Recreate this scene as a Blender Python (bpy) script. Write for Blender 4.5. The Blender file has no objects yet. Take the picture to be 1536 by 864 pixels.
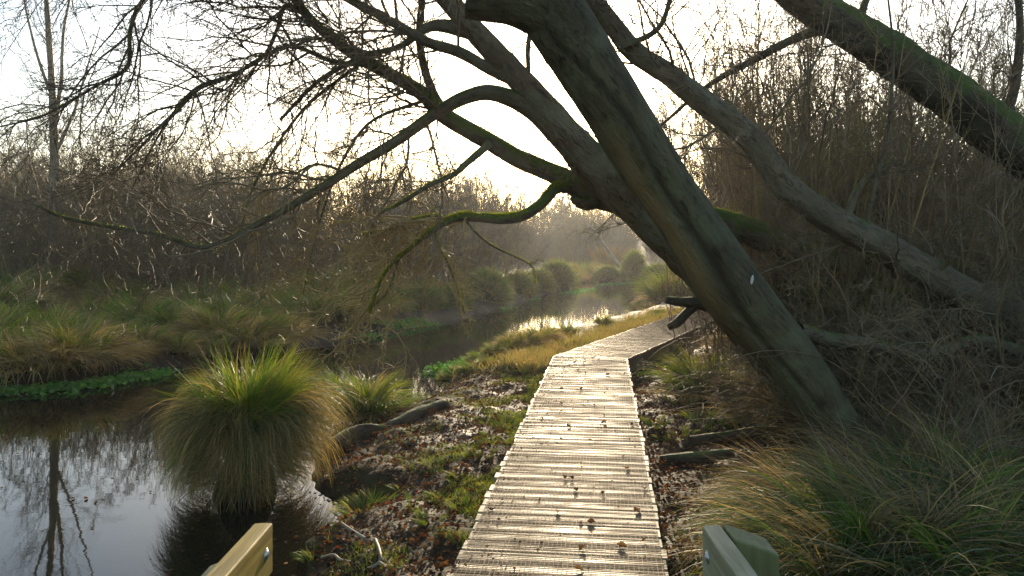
import bpy, bmesh, math, random
import numpy as np
from mathutils import Vector, noise as mnoise

SC = bpy.context.scene
COL = SC.collection
R = math.radians
F, HX, HY, CH = 1150.0, 768.0, 369.0, 1.735      # focal (px), principal point / horizon (px), eye height

# ------------------------------------------------------------------ camera
cam = bpy.data.objects.new('camera', bpy.data.cameras.new('camera'))
COL.objects.link(cam)
cam.location = (0, 0, CH)
cam.rotation_euler = (R(90), 0, 0)
cam.data.sensor_width = 36
cam.data.lens = 36 * F / 1536
cam.data.shift_y = -(432 - HY) / 1536
cam.data.clip_start = 0.05
cam.data.clip_end = 2000
SC.camera = cam
# ------------------------------------------------------------------ sky, sun, exposure
SUN_AZ, SUN_EL = 4.5, 12.0
SC.world = bpy.data.worlds.new('World')
SC.world.use_nodes = True
wn = SC.world.node_tree
sky = wn.nodes.new('ShaderNodeTexSky')
sky.sky_type = 'NISHITA'
sky.sun_disc = False
sky.sun_elevation = R(SUN_EL)
sky.sun_rotation = R(SUN_AZ)
sky.air_density = 1.0
sky.dust_density = 1.4
sky.ozone_density = 1.1
wn.links.new(sky.outputs[0], wn.nodes['Background'].inputs[0])
wn.nodes['Background'].inputs[1].default_value = 0.15
sl = bpy.data.lights.new('sun', 'SUN')
sl.energy = 3.3
sl.angle = R(0.6)
sl.color = (1.0, 0.82, 0.56)
sun = bpy.data.objects.new('sun', sl)
COL.objects.link(sun)
sd = Vector((math.sin(R(SUN_AZ)) * math.cos(R(SUN_EL)), math.cos(R(SUN_AZ)) * math.cos(R(SUN_EL)), math.sin(R(SUN_EL))))
sun.rotation_euler = sd.to_track_quat('Z', 'Y').to_euler()
SC.view_settings.view_transform = 'Standard'
SC.view_settings.look = 'None'
SC.view_settings.gamma = 1
SC.view_settings.exposure = 1.2
SC.cycles.max_bounces = 4
SC.cycles.diffuse_bounces = 2
SC.cycles.glossy_bounces = 2
SC.cycles.transmission_bounces = 3
SC.cycles.volume_bounces = 1
SC.cycles.sample_clamp_indirect = 6
SC.cycles.sample_clamp_direct = 30
SC.cycles.use_denoising = True
SC.cycles.denoising_prefilter = 'NONE'
SC.cycles.denoising_input_passes = 'RGB_ALBEDO_NORMAL'

# ------------------------------------------------------------------ helpers
rng = np.random.default_rng(11)


def P(px, py, Y):
    return np.array(((px - HX) / F * Y, Y, CH + (HY - py) / F * Y))


def on(px, py, z):
    Y = F * (CH - z) / (py - HY)
    return np.array(((px - HX) / F * Y, Y, z))


def mesh(name, v, f, mat=None, smooth=True, col=None, bk=None):
    v = np.asarray(v, dtype=np.float32).reshape(-1, 3)
    f = np.asarray(f, dtype=np.int32)
    me = bpy.data.meshes.new(name)
    k = f.shape[1]
    me.vertices.add(len(v)); me.vertices.foreach_set('co', v.ravel())
    me.loops.add(f.size); me.loops.foreach_set('vertex_index', f.ravel())
    me.polygons.add(len(f))
    me.polygons.foreach_set('loop_start', np.arange(0, f.size, k, dtype=np.int32))
    me.polygons.foreach_set('loop_total', np.full(len(f), k, dtype=np.int32))
    me.polygons.foreach_set('use_smooth', np.full(len(f), smooth, dtype=bool))
    if col is not None:
        c = np.ones((len(v), 4), np.float32); c[:, :3] = col
        a = me.attributes.new('col', 'FLOAT_COLOR', 'POINT')
        a.data.foreach_set('color', c.ravel())
    if bk is not None:
        a = me.attributes.new('bk', 'FLOAT_VECTOR', 'POINT')
        a.data.foreach_set('vector', np.asarray(bk, np.float32).ravel())
    me.update(calc_edges=True)
    if mat: me.materials.append(mat)
    return me


def link(name, data, parent=None, loc=None):
    o = bpy.data.objects.new(name, data)
    COL.objects.link(o)
    if parent is not None: o.parent = parent
    if loc is not None: o.location = loc
    return o


def tag(o, label=None, cat=None, group=None, kind=None):
    if label: o['label'] = label
    if cat: o['category'] = cat
    if group: o['group'] = group
    if kind: o['kind'] = kind
    return o


def empty(name, loc, label, cat, group=None):
    o = link(name, None, None, loc)
    o.empty_display_size = .2
    return tag(o, label, cat, group)


def part(name, root, v, f, mat, smooth=True, col=None, kind=None, bk=None):
    """world-space vertices -> child mesh of root (root is an unrotated Empty)"""
    v = np.asarray(v, float).reshape(-1, 3) - np.array(root.matrix_basis.translation)
    o = link(name, mesh(name, v, f, mat, smooth, col, bk), root)
    if kind: o['kind'] = kind
    return o


def copy_tree(o, parent=None):
    c = o.copy(); COL.objects.link(c); c.parent = parent
    for ch in o.children: copy_tree(ch, c)
    return c


def cat(chunks):
    vs, fs, n = [], [], 0
    for v, f in chunks:
        v = np.asarray(v).reshape(-1, 3)
        vs.append(v); fs.append(np.asarray(f) + n); n += len(v)
    return np.concatenate(vs), np.concatenate(fs)


def norm(a):
    return a / np.maximum(np.linalg.norm(a, axis=-1, keepdims=True), 1e-9)


def tubes(pts, rad, sides):
    """pts (N,k,3), rad (N,k) -> verts, quads"""
    N, k, _ = pts.shape
    t = norm(np.gradient(pts, axis=1))
    mean = norm(pts[:, -1] - pts[:, 0])
    ref = np.eye(3)[np.argmin(np.abs(mean), axis=1)][:, None, :]
    n1 = norm(np.cross(t, np.broadcast_to(ref, t.shape)))
    n2 = np.cross(t, n1)
    a = np.arange(sides) / sides * 2 * np.pi
    ring = np.cos(a)[:, None] * n1[:, :, None, :] + np.sin(a)[:, None] * n2[:, :, None, :]
    v = pts[:, :, None, :] + ring * rad[:, :, None, None]
    i = np.arange(N)[:, None, None] * k * sides
    j = np.arange(k - 1)[None, :, None] * sides
    s = np.arange(sides)[None, None, :]
    s2 = (s + 1) % sides
    f = np.stack(np.broadcast_arrays(i + j + s, i + j + s2, i + j + sides + s2, i + j + sides + s), -1)
    return v.reshape(-1, 3), f.reshape(-1, 4)


def grow(p0, d0, L, k, wig, trop, g):
    N = len(p0)
    pts = np.empty((N, k + 1, 3)); pts[:, 0] = p0
    d = norm(d0)
    trop = np.asarray(trop, float)
    for j in range(k):
        d = norm(d + g.normal(0, wig, (N, 3)) + trop)
        pts[:, j + 1] = pts[:, j] + d * (L / k)[:, None]
    return pts


def spawn(pts, rad, n, t0, t1, a0, a1, g, weight=None):
    """n children per parent; returns start, dir, parent radius there, t"""
    N, k, _ = pts.shape
    t = (np.arange(n)[None, :] + g.random((N, n))) / n * (t1 - t0) + t0
    x = t * (k - 1)
    i = np.clip(x.astype(int), 0, k - 2); fr = (x - i)
    r = np.arange(N)[:, None]
    s = pts[r, i] * (1 - fr)[..., None] + pts[r, i + 1] * fr[..., None]
    rr = rad[r, i] * (1 - fr) + rad[r, i + 1] * fr
    tan = norm(pts[r, i + 1] - pts[r, i])
    rv = norm(np.cross(tan, g.normal(0, 1, tan.shape)))
    ang = g.uniform(a0, a1, t.shape)[..., None]
    d = tan * np.cos(ang) + rv * np.sin(ang)
    return s.reshape(-1, 3), d.reshape(-1, 3), rr.reshape(-1), t.reshape(-1)


def taper(r0, k, end=.25, p=1.0):
    u = np.linspace(0, 1, k + 1)[None, :] ** p
    return r0[:, None] * (1 - u * (1 - end))


def crm(pts, n):
    """Catmull-Rom through rows of pts (any width), n samples"""
    p = np.asarray(pts, float)
    p = np.vstack([2 * p[0] - p[1], p, 2 * p[-1] - p[-2]])
    m = len(p) - 3
    u = np.linspace(0, m - 1e-6, n); i = u.astype(int); f = (u - i)[:, None]
    a, b, c, d = p[i], p[i + 1], p[i + 2], p[i + 3]
    return .5 * (2 * b + (c - a) * f + (2 * a - 5 * b + 4 * c - d) * f ** 2 + (3 * b - a - 3 * c + d) * f ** 3)


def fnoise(x, y, sc, seed=0.0):
    """cheap smooth value noise by sines, vectorised, about -1..1"""
    x = np.asarray(x) * sc; y = np.asarray(y) * sc
    return (np.sin(x * 1.7 + y * .9 + seed) + np.sin(-x * 1.1 + y * 2.3 + seed * 2.1) +
            np.sin(x * 2.9 - y * 1.6 + seed * .7) * .7 + np.sin(x * 4.3 + y * 3.9 + seed * 1.3) * .5) / 2.6


# ------------------------------------------------------------------ materials
def nt(name):
    m = bpy.data.materials.new(name); m.use_nodes = True
    t = m.node_tree
    return m, t, t.nodes['Principled BSDF'], t.nodes['Material Output']


def N(t, typ, **kw):
    n = t.nodes.new(typ)
    for k, v in kw.items():
        if k.startswith('i_'):
            n.inputs[int(k[2:]) if k[2:].isdigit() else k[2:].replace('_', ' ')].default_value = v
        else: setattr(n, k, v)
    return n


def ramp(t, fac, stops):
    r = t.nodes.new('ShaderNodeValToRGB')
    e = r.color_ramp.elements
    while len(e) < len(stops): e.new(.5)
    for q, (p, c) in zip(e, stops): q.position = p; q.color = (*c, 1) if len(c) == 3 else c
    t.links.new(fac, r.inputs[0])
    return r.outputs[0]


def mixc(t, fac, a, b, mode='MIX'):
    m = t.nodes.new('ShaderNodeMix'); m.data_type = 'RGBA'; m.blend_type = mode
    for s, v in ((m.inputs[0], fac), (m.inputs[6], a), (m.inputs[7], b)):
        if hasattr(v, 'is_linked'): t.links.new(v, s)
        else: s.default_value = v if not isinstance(v, tuple) or len(v) == 4 else (*v, 1)
    return m.outputs[2]


def noise_t(t, scale, detail=4, rough=.55, vec=None, dist=0.0):
    n = t.nodes.new('ShaderNodeTexNoise')
    n.inputs['Scale'].default_value = scale; n.inputs['Detail'].default_value = detail
    n.inputs['Roughness'].default_value = rough; n.inputs['Distortion'].default_value = dist
    if vec is not None: t.links.new(vec, n.inputs['Vector'])
    return n.outputs[0]


def bump(t, b, h, strength, dist):
    n = t.nodes.new('ShaderNodeBump'); n.inputs['Strength'].default_value = strength; n.inputs['Distance'].default_value = dist
    t.links.new(h, n.inputs['Height']); t.links.new(n.outputs[0], b.inputs['Normal'])
    return n


def bark_mat(name, dark, light, moss=.5, mossc=(.055, .085, .012), col_attr=False, lichen=(.14, .14, .085)):
    m, t, b, o = nt(name)
    co = N(t, 'ShaderNodeAttribute', attribute_name='bk').outputs['Vector']
    ob = N(t, 'ShaderNodeTexCoord').outputs['Object']
    n1 = noise_t(t, 7, 6, .65, co)
    fu = noise_t(t, 26, 5, .6, co, .8)                       # long furrows
    n2 = noise_t(t, 60, 4, .7, ob)
    base = ramp(t, n1, [(.3, dark), (.65, light)])
    base = mixc(t, ramp(t, fu, [(.36, (.9, .9, .9)), (.5, (0, 0, 0))]), base, tuple(c * .4 for c in dark))
    base = mixc(t, ramp(t, noise_t(t, 3.1, 5, .65, ob), [(.45, (0, 0, 0)), (.62, (.75, .75, .75))]), base, lichen)
    base = mixc(t, ramp(t, noise_t(t, 1.7, 4, .6, ob), [(.48, (0, 0, 0)), (.7, (.6, .6, .6))]), base, tuple(c * .8 for c in dark))
    if col_attr:
        a = N(t, 'ShaderNodeAttribute', attribute_name='col')
        sp = N(t, 'ShaderNodeSeparateColor'); t.links.new(a.outputs[0], sp.inputs[0])
        wood = mixc(t, n2, (.17, .11, .045), (.27, .19, .085))
        base = mixc(t, sp.outputs[0], base, wood)
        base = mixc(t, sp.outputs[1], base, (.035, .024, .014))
    geo = N(t, 'ShaderNodeNewGeometry')
    sx = N(t, 'ShaderNodeSeparateXYZ'); t.links.new(geo.outputs['Normal'], sx.inputs[0])
    ad = N(t, 'ShaderNodeMath', operation='ADD'); t.links.new(sx.outputs[2], ad.inputs[0])
    mu = N(t, 'ShaderNodeMath', operation='MULTIPLY_ADD', i_1=2.4, i_2=-1.2 - 1.2 + moss * 1.6)
    t.links.new(noise_t(t, 4.5, 5, .6, ob), mu.inputs[0]); t.links.new(mu.outputs[0], ad.inputs[1])
    mk = ramp(t, ad.outputs[0], [(.05, (0, 0, 0)), (.45, (1, 1, 1))])
    mc = mixc(t, n2, tuple(c * .6 for c in mossc), tuple(c * 1.5 for c in mossc))
    base = mixc(t, mk, base, mc)
    t.links.new(base, b.inputs['Base Color'])
    b.inputs['Roughness'].default_value = .75
    b.inputs['Specular IOR Level'].default_value = .25
    h0 = N(t, 'ShaderNodeMath', operation='MULTIPLY_ADD', i_1=.35); t.links.new(n2, h0.inputs[0]); t.links.new(fu, h0.inputs[2])
    hs = N(t, 'ShaderNodeMath', operation='ADD'); t.links.new(h0.outputs[0], hs.inputs[0])
    hm = N(t, 'ShaderNodeMath', operation='MULTIPLY', i_1=2.0); t.links.new(n1, hm.inputs[0]); t.links.new(hm.outputs[0], hs.inputs[1])
    bump(t, b, hs.outputs[0], 1.0, .03)
    return m


def twig_mat(name, a, c, rough=.6):
    m, t, b, o = nt(name)
    co = N(t, 'ShaderNodeTexCoord').outputs['Object']
    base = mixc(t, ramp(t, noise_t(t, 2.2, 3, .6, co), [(.35, (0, 0, 0)), (.65, (1, 1, 1))]), a, c)
    oi = N(t, 'ShaderNodeObjectInfo')
    hv = N(t, 'ShaderNodeHueSaturation')
    mr = N(t, 'ShaderNodeMapRange', i_3=.7, i_4=1.3); t.links.new(oi.outputs['Random'], mr.inputs[0])
    t.links.new(mr.outputs[0], hv.inputs['Value']); t.links.new(base, hv.inputs['Color'])
    t.links.new(hv.outputs[0], b.inputs['Base Color'])
    b.inputs['Roughness'].default_value = rough
    b.inputs['Specular IOR Level'].default_value = .35
    return m


def blade_mat(name, trans=.4, rough=.5, spec=.3):
    m, t, b, o = nt(name)
    a = N(t, 'ShaderNodeAttribute', attribute_name='col')
    t.links.new(a.outputs[0], b.inputs['Base Color'])
    b.inputs['Roughness'].default_value = rough
    b.inputs['Specular IOR Level'].default_value = spec
    tr = N(t, 'ShaderNodeBsdfTranslucent')
    hs = N(t, 'ShaderNodeHueSaturation', i_1=1.1, i_2=1.5); t.links.new(a.outputs[0], hs.inputs['Color'])
    t.links.new(hs.outputs[0], tr.inputs[0])
    mx = N(t, 'ShaderNodeMixShader', i_0=trans)
    t.links.new(b.outputs[0], mx.inputs[1]); t.links.new(tr.outputs[0], mx.inputs[2])
    t.links.new(mx.outputs[0], o.inputs[0])
    return m


def wood_mat(name, a, c, rough=(.3, .6), axis=0, green=0.0, stain=.5):
    m, t, b, o = nt(name)
    co = N(t, 'ShaderNodeTexCoord').outputs['Object']
    oi = N(t, 'ShaderNodeObjectInfo')
    off = N(t, 'ShaderNodeVectorMath', operation='ADD')
    cx = N(t, 'ShaderNodeVectorMath', operation='SCALE'); cx.inputs[3].default_value = 40
    cb = N(t, 'ShaderNodeCombineXYZ')
    for k in range(3): t.links.new(oi.outputs['Random'], cb.inputs[k])
    t.links.new(cb.outputs[0], cx.inputs[0])
    t.links.new(co, off.inputs[0]); t.links.new(cx.outputs[0], off.inputs[1])
    mp = N(t, 'ShaderNodeMapping'); s = [60, 60, 60]; s[axis] = 2.5
    mp.inputs['Scale'].default_value = s
    t.links.new(off.outputs[0], mp.inputs[0])
    g = noise_t(t, 1, 6, .65, mp.outputs[0], .6)
    big = noise_t(t, 3.2, 4, .6, off.outputs[0])
    base = ramp(t, g, [(.3, a), (.7, c)])
    base = mixc(t, ramp(t, big, [(.4, (0, 0, 0)), (.75, (stain, stain, stain))]), base, tuple(x * .35 for x in a))
    if green: base = mixc(t, ramp(t, noise_t(t, 7, 4, .6, off.outputs[0]), [(.4, (0, 0, 0)), (.7, (green, green, green))]), base, (.10, .12, .03))
    hv = N(t, 'ShaderNodeHueSaturation')
    mr = N(t, 'ShaderNodeMapRange', i_3=.78, i_4=1.15); t.links.new(oi.outputs['Random'], mr.inputs[0])
    t.links.new(mr.outputs[0], hv.inputs['Value']); t.links.new(base, hv.inputs['Color'])
    t.links.new(hv.outputs[0], b.inputs['Base Color'])
    rr = N(t, 'ShaderNodeMapRange', i_1=.3, i_2=.7, i_3=rough[0], i_4=rough[1]); t.links.new(big, rr.inputs[0])
    t.links.new(rr.outputs[0], b.inputs['Roughness'])
    b.inputs['Specular IOR Level'].default_value = .5
    bump(t, b, g, .7, .004)
    return m


def metal_mat(name, c, rough):
    m, t, b, o = nt(name)
    co = N(t, 'ShaderNodeTexCoord').outputs['Object']
    t.links.new(mixc(t, noise_t(t, 30, 3, .6, co), c, tuple(x * .6 for x in c)), b.inputs['Base Color'])
    b.inputs['Metallic'].default_value = .9; b.inputs['Roughness'].default_value = rough
    return m


M = {}
M['bark_big'] = bark_mat('bark_big', (.055, .045, .022), (.115, .098, .05), .15, col_attr=True, lichen=(.115, .115, .06))
M['bark_moss'] = bark_mat('bark_moss', (.06, .045, .028), (.13, .105, .07), .95, (.06, .095, .012))
M['bark_half'] = bark_mat('bark_half', (.045, .035, .022), (.105, .082, .05), .85, (.06, .09, .014), lichen=(.09, .085, .05))
M['bark_limb'] = bark_mat('bark_limb', (.07, .052, .03), (.15, .115, .065), .5)
M['bark_grey'] = bark_mat('bark_grey', (.085, .065, .04), (.19, .155, .10), .35)
M['bark_log'] = bark_mat('bark_log', (.04, .027, .015), (.095, .062, .034), .3, lichen=(.075, .06, .03))
M['twig'] = twig_mat('twig', (.095, .066, .034), (.16, .12, .06))
M['twig_gold'] = twig_mat('twig_gold', (.18, .125, .04), (.30, .215, .07))
M['twig_grey'] = twig_mat('twig_grey', (.13, .10, .055), (.23, .175, .09))
M['twig_red'] = twig_mat('twig_red', (.13, .078, .04), (.22, .145, .075))
M['birch'] = twig_mat('birch', (.16, .12, .08), (.27, .215, .15))
M['blade'] = blade_mat('blade')
M['leaf'] = blade_mat('leaf', .18, .7, .06)
M['moss'] = blade_mat('moss', .6, .8, .1)
M['plank'] = wood_mat('plank', (.17, .108, .052), (.36, .25, .13), (.42, .66), 0, .2)
M['fascia'] = wood_mat('fascia', (.10, .085, .05), (.19, .16, .095), (.5, .7), 0, .4)
M['rail'] = wood_mat('rail', (.20, .115, .008), (.46, .30, .022), (.5, .65), 1, .25, .45)
M['rail_grey'] = wood_mat('rail_grey', (.11, .11, .065), (.31, .30, .20), (.5, .7), 1, .5, .5)
M['post_green'] = wood_mat('post_green', (.07, .07, .028), (.2, .19, .08), (.5, .7), 2, .6, .5)
M['bolt'] = metal_mat('bolt', (.55, .55, .53), .35)
M['wire'] = metal_mat('wire', (.2, .14, .08), .55)
M['white'] = twig_mat('white', (.55, .55, .5), (.7, .7, .66))

m, t, b, o = nt('mud')
co = N(t, 'ShaderNodeTexCoord').outputs['Object']
n1 = noise_t(t, 1.3, 6, .65, co); n2 = noise_t(t, 14, 6, .7, co)
base = ramp(t, n2, [(.3, (.014, .010, .006)), (.5, (.03, .021, .012)), (.72, (.06, .042, .022))])
base = mixc(t, ramp(t, n1, [(.5, (0, 0, 0)), (.66, (.6, .6, .6))]), base, (.055, .06, .018))
t.links.new(base, b.inputs['Base Color'])
rr = N(t, 'ShaderNodeMapRange', i_1=.3, i_2=.7, i_3=.5, i_4=.9); t.links.new(n1, rr.inputs[0]); t.links.new(rr.outputs[0], b.inputs['Roughness'])
b.inputs['Specular IOR Level'].default_value = .07
bump(t, b, n2, 1.0, .03)
M['mud'] = m

m, t, b, o = nt('water')
co = N(t, 'ShaderNodeTexCoord').outputs['Object']
b.inputs['Base Color'].default_value = (.012, .011, .006, 1)
b.inputs['Roughness'].default_value = .025
b.inputs['IOR'].default_value = 1.333
mp = N(t, 'ShaderNodeMapping'); mp.inputs['Scale'].default_value = (1.2, 2.0, 1); t.links.new(co, mp.inputs[0])
bump(t, b, noise_t(t, 2.2, 3, .5, mp.outputs[0]), .02, .03)
M['water'] = m

# ------------------------------------------------------------------ ground, water
YR = np.array([-60, 2, 3, 4, 5.08, 5.7, 6.05, 6.4, 6.9, 7.8, 9, 10, 10.9, 12, 13.2, 15, 16.6, 20.8, 24.9, 35, 50, 62, 68, 400])
XR = np.array([-1.2, -1.2, -1.22, -1.3, -1.42, -1.5, -1.22, -1.25, -1.75, -1.95, -1.75, -1.45, -1.05, -.95, -.95, -.5, -.1, 2.0, 4.2, 8.2, 13, 16, 17, 17])
YL = np.array([-60, 8, 10, 11.4, 13.2, 15, 16.6, 20.8, 24.9, 31, 41, 50, 60, 66, 400])
XL = np.array([-30, -15, -10.5, -7.9, -6.0, -5.3, -4.5, -2.4, -1.0, .8, 2.6, 5, 7.6, 10, 12])


def smooth01(a, b_, x):
    u = np.clip((x - a) / (b_ - a), 0, 1); return u * u * (3 - 2 * u)


def height(x, y):
    x = np.asarray(x, float); y = np.asarray(y, float)
    dR = x - np.interp(y, YR, XR); dL = (np.interp(y, YL, XL) - x) * .9
    d = np.maximum(np.maximum(dR, dL), (y - 66) * .6)
    d = d + .10 * fnoise(x, y, 2.1, 1.0) * smooth01(0, 10, np.abs(y) + 3)
    z = -.45 + np.where(d > 0, .25 * (1 - np.exp(-np.maximum(d, 0) / .32)), np.maximum(d * .9, -.45))
    land = smooth01(0, .5, d)
    z = z + land * (.035 * fnoise(x, y, 1.6, 3) + .022 * fnoise(x, y, 5.5, 5) + .012 * fnoise(x, y, 13, 8))
    z = z + land * .35 * smooth01(2.6, 9, x - .12 * np.maximum(y - 12, 0))
    z = z + .6 * smooth01(3, 25, dL) + 3.0 * smooth01(84, 150, y)
    z = z - land * .13 * np.exp(-((x - 2.6) / 1.3) ** 2 - ((y - 12.5) / 2.5) ** 2)
    return z


xs = np.unique(np.concatenate([np.linspace(-260, -14, 22), np.linspace(-14, -4, 60), np.linspace(-4, 5, 190), np.linspace(5, 14, 60), np.linspace(14, 260, 22)]))
ys = np.unique(np.concatenate([np.linspace(-60, 2, 12), np.linspace(2, 14, 220), np.linspace(14, 30, 110), np.linspace(30, 75, 80), np.linspace(75, 300, 16)]))
gx, gy = np.meshgrid(xs, ys)
gv = np.stack([gx, gy, height(gx, gy)], -1).reshape(-1, 3)
ii = (np.arange(len(ys) - 1)[:, None] * len(xs) + np.arange(len(xs) - 1)[None, :]).ravel()
gf = np.stack([ii, ii + 1, ii + 1 + len(xs), ii + len(xs)], -1)
tag(link('ground', mesh('ground', gv, gf, M['mud'])), kind='structure')
wv = np.array([(-60, -12, -.45), (60, -12, -.45), (60, 85, -.45), (-60, 85, -.45)])
tag(link('water', mesh('water', wv, [[0, 1, 2, 3]], M['water'], False)), kind='structure')


def hz(x, y): return float(height(np.array([x]), np.array([y]))[0])


# ------------------------------------------------------------------ boardwalk
U1 = np.array([.121, .9927]); U1 /= np.linalg.norm(U1)
U2 = np.array([.43, .903]); U2 /= np.linalg.norm(U2)
W = 1.15; HW = W / 2
Lc = np.array([.650, 12.08])                    # left corner of the bend


def perp(u): return np.array([u[1], -u[0]])


P1, P2 = perp(U1), perp(U2)
bis = norm((P1 + P2)[None])[0]                   # mitre direction, left to right
mw = W / float(bis @ P1)
Rc = Lc + bis * mw
Mc = (Lc + Rc) / 2
walk = empty('boardwalk', (Mc[0], Mc[1], 0), 'weathered plank boardwalk with wire netting bending right beside the water', 'boardwalk')
walk['kind'] = 'structure'
WL = np.array(walk.location)


def plank_bm(w=.139, L=W, th=.034):
    bm = bmesh.new()
    prof = []
    nr = 7; e = .006
    pr = [(-w / 2, -th), (-w / 2, -e), (-w / 2 + e, 0)]
    for k in range(nr):
        c = -w / 2 + (k + .5) * w / nr; q = w / nr
        if 0 < k < nr - 1 or True:
            pr += [(c - q * .24, 0), (c - q * .12, -.0035), (c + q * .12, -.0035), (c + q * .24, 0)]
    pr += [(w / 2 - e, 0), (w / 2, -e), (w / 2, -th)]
    nseg = 3
    rows = []
    for k in range(nseg + 1):
        x = -L / 2 + L * k / nseg
        rows.append([bm.verts.new((x, y, z)) for y, z in pr])
    n = len(pr)
    for k in range(nseg):
        for j in range(n):
            j2 = (j + 1) % n
            bm.faces.new((rows[k][j], rows[k + 1][j], rows[k + 1][j2], rows[k][j2]))
    bm.faces.new(rows[0]); bm.faces.new(rows[-1][::-1])
    bmesh.ops.recalc_face_normals(bm, faces=bm.faces)
    return bm


def plank_mesh(L):
    bm = plank_bm(L=L); me = bpy.data.meshes.new('plank'); bm.to_mesh(me); bm.free()
    me.materials.append(M['plank'])
    return me


plank_me = [plank_mesh(W + d) for d in (-.015, 0, .012, .02)]
PITCH = .152
gp = np.random.default_rng(5)
mitre_n = np.array([-bis[1], bis[0]])             # points forward


def lay(origin, u, count, forward_side, start=0):
    pdir = perp(u)
    ang = math.atan2(pdir[1], pdir[0])
    for k in range(start, count):
        c = origin + u * (k + .5) * PITCH + pdir * gp.normal(0, .004)
        rel = [float((c + pdir * s * (HW + .03) + u * q * .08 - Mc) @ mitre_n) for s in (-1, 1) for q in (-1, 1)]
        if forward_side and max(rel) <= 0: continue
        if not forward_side and min(rel) >= 0: continue
        needs = (min(rel) < 0) if forward_side else (max(rel) > 0)
        rz = ang + gp.normal(0, .003)
        loc = Vector((c[0], c[1], gp.normal(0, .0018))) - Vector(WL)
        if not needs:
            o = link('plank', plank_me[int(gp.integers(4))], walk, loc)
            o.rotation_euler = (gp.normal(0, .006), gp.normal(0, .002), rz)
        else:
            bm = plank_bm(L=W)
            bmesh.ops.rotate(bm, verts=bm.verts, cent=(0, 0, 0), matrix=__import__('mathutils').Matrix.Rotation(rz, 3, 'Z'))
            bmesh.ops.translate(bm, verts=bm.verts, vec=loc)
            sg = 1 if forward_side else -1
            res = bmesh.ops.bisect_plane(bm, geom=bm.verts[:] + bm.edges[:] + bm.faces[:], plane_co=Vector((mitre_n[0], mitre_n[1], 0)) * .004 * sg,
                                         plane_no=Vector((mitre_n[0], mitre_n[1], 0)) * -sg, clear_outer=True)
            if bm.faces:
                bmesh.ops.holes_fill(bm, edges=[e for e in bm.edges if e.is_boundary])
                me = bpy.data.meshes.new('plank'); bm.to_mesh(me); me.materials.append(M['plank'])
                link('plank', me, walk)
            bm.free()


# run 1 goes back towards the bridge, run 2 on past the bend
o1 = Lc + P1 * HW - U1 * PITCH * 62
lay(o1, U1, 66, False)
o2 = Rc - P2 * HW - U2 * PITCH * 5
lay(o2, U2, 90, True)


def box_between(a, c, w, z0, z1):
    """prism along a->c (2D), width w"""
    a = np.array(a); c = np.array(c); u = norm((c - a)[None])[0]; p = perp(u) * w / 2
    q = [a - p, a + p, c + p, c - p]
    v = [(x, y, z0) for x, y in q] + [(x, y, z1) for x, y in q]
    f = [[0, 1, 2, 3], [4, 7, 6, 5], [0, 4, 5, 1], [1, 5, 6, 2], [2, 6, 7, 3], [3, 7, 4, 0]]
    return np.array(v), np.array(f)


for s, corner in ((-1, Lc), (1, Rc)):
    i1 = corner - P1 * s * .04; i2 = corner - P2 * s * .04
    v, f = box_between(i1 - U1 * 9.4, i1 - U1 * .03, .05, -.24, -.038); part('bearer', walk, v, f, M['fascia'], False)
    v, f = box_between(i2 + U2 * .03, i2 + U2 * 12.8, .05, -.24, -.038); part('bearer', walk, v, f, M['fascia'], False)
    for k in range(6):
        c = corner - P1 * s * .11 - U1 * (.25 + 1.8 * k); v, f = box_between(c - U1 * .05, c + U1 * .05, .09, -.9, -.04); part('support_post', walk, v, f, M['fascia'], False)
        c = corner - P2 * s * .11 + U2 * (.25 + 2.0 * k); v, f = box_between(c - U2 * .05, c + U2 * .05, .09, -.9, -.04); part('support_post', walk, v, f, M['fascia'], False)

# wire netting: 25 mm squares stapled over the boards
wv_, wr_ = [], []
ch = []
ng = np.random.default_rng(8)
for s in np.linspace(-HW + .03, HW - .03, 44):
    aL = Lc + P1 * 0; c0 = (Lc + P1 * (HW + s)); f1 = (s + HW) / W; cc = Lc + bis * mw * f1
    a = cc - U1 * 9.0; e = cc + U2 * 12.5
    n1 = 60
    A = np.array([[*(a + (cc - a) * q), .0035] for q in np.linspace(0, 1, n1)]); B = np.array([[*(cc + (e - cc) * q), .0035] for q in np.linspace(0, 1, n1)])
    L_ = np.vstack([A, B[1:]]); L_[:, :2] += ng.normal(0, .0012, (len(L_), 2)); L_[:, 2] += ng.random(len(L_)) * .002
    ch.append(tubes(L_[None], np.full((1, len(L_)), .0014), 3))
cross = []
for k in range(int(9.0 / .0255)):
    q = k * .0255
    a = Lc - U1 * (q + .006); e = Rc - U1 * (q + .006) ; e = a + P1 * W
    sh = bis * 0
    a2 = a + P1 * .02; e2 = a + P1 * (W - .02)
    if (e2 - Mc) @ mitre_n > 0: e2 = a2 + (e2 - a2) * .6
    cross.append([[*a2, .005], [*((a2 + e2) / 2 + ng.normal(0, .001, 2)), .005], [*e2, .005]])
for k in range(int(12.5 / .0255)):
    q = k * .0255
    e = Rc + U2 * q; a = e - P2 * W
    a2, e2 = a + P2 * .02, e - P2 * .02
    if (a2 - Mc) @ mitre_n < 0: a2 = e2 + (a2 - e2) * .4
    cross.append([[*a2, .005], [*((a2 + e2) / 2), .005], [*e2, .005]])
cross = np.array(cross)
ch.append(tubes(cross, np.full(cross.shape[:2], .0014), 3))
v, f = cat(ch)
part('wire_netting', walk, v, f, M['wire'], True, kind='stuff')


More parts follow.
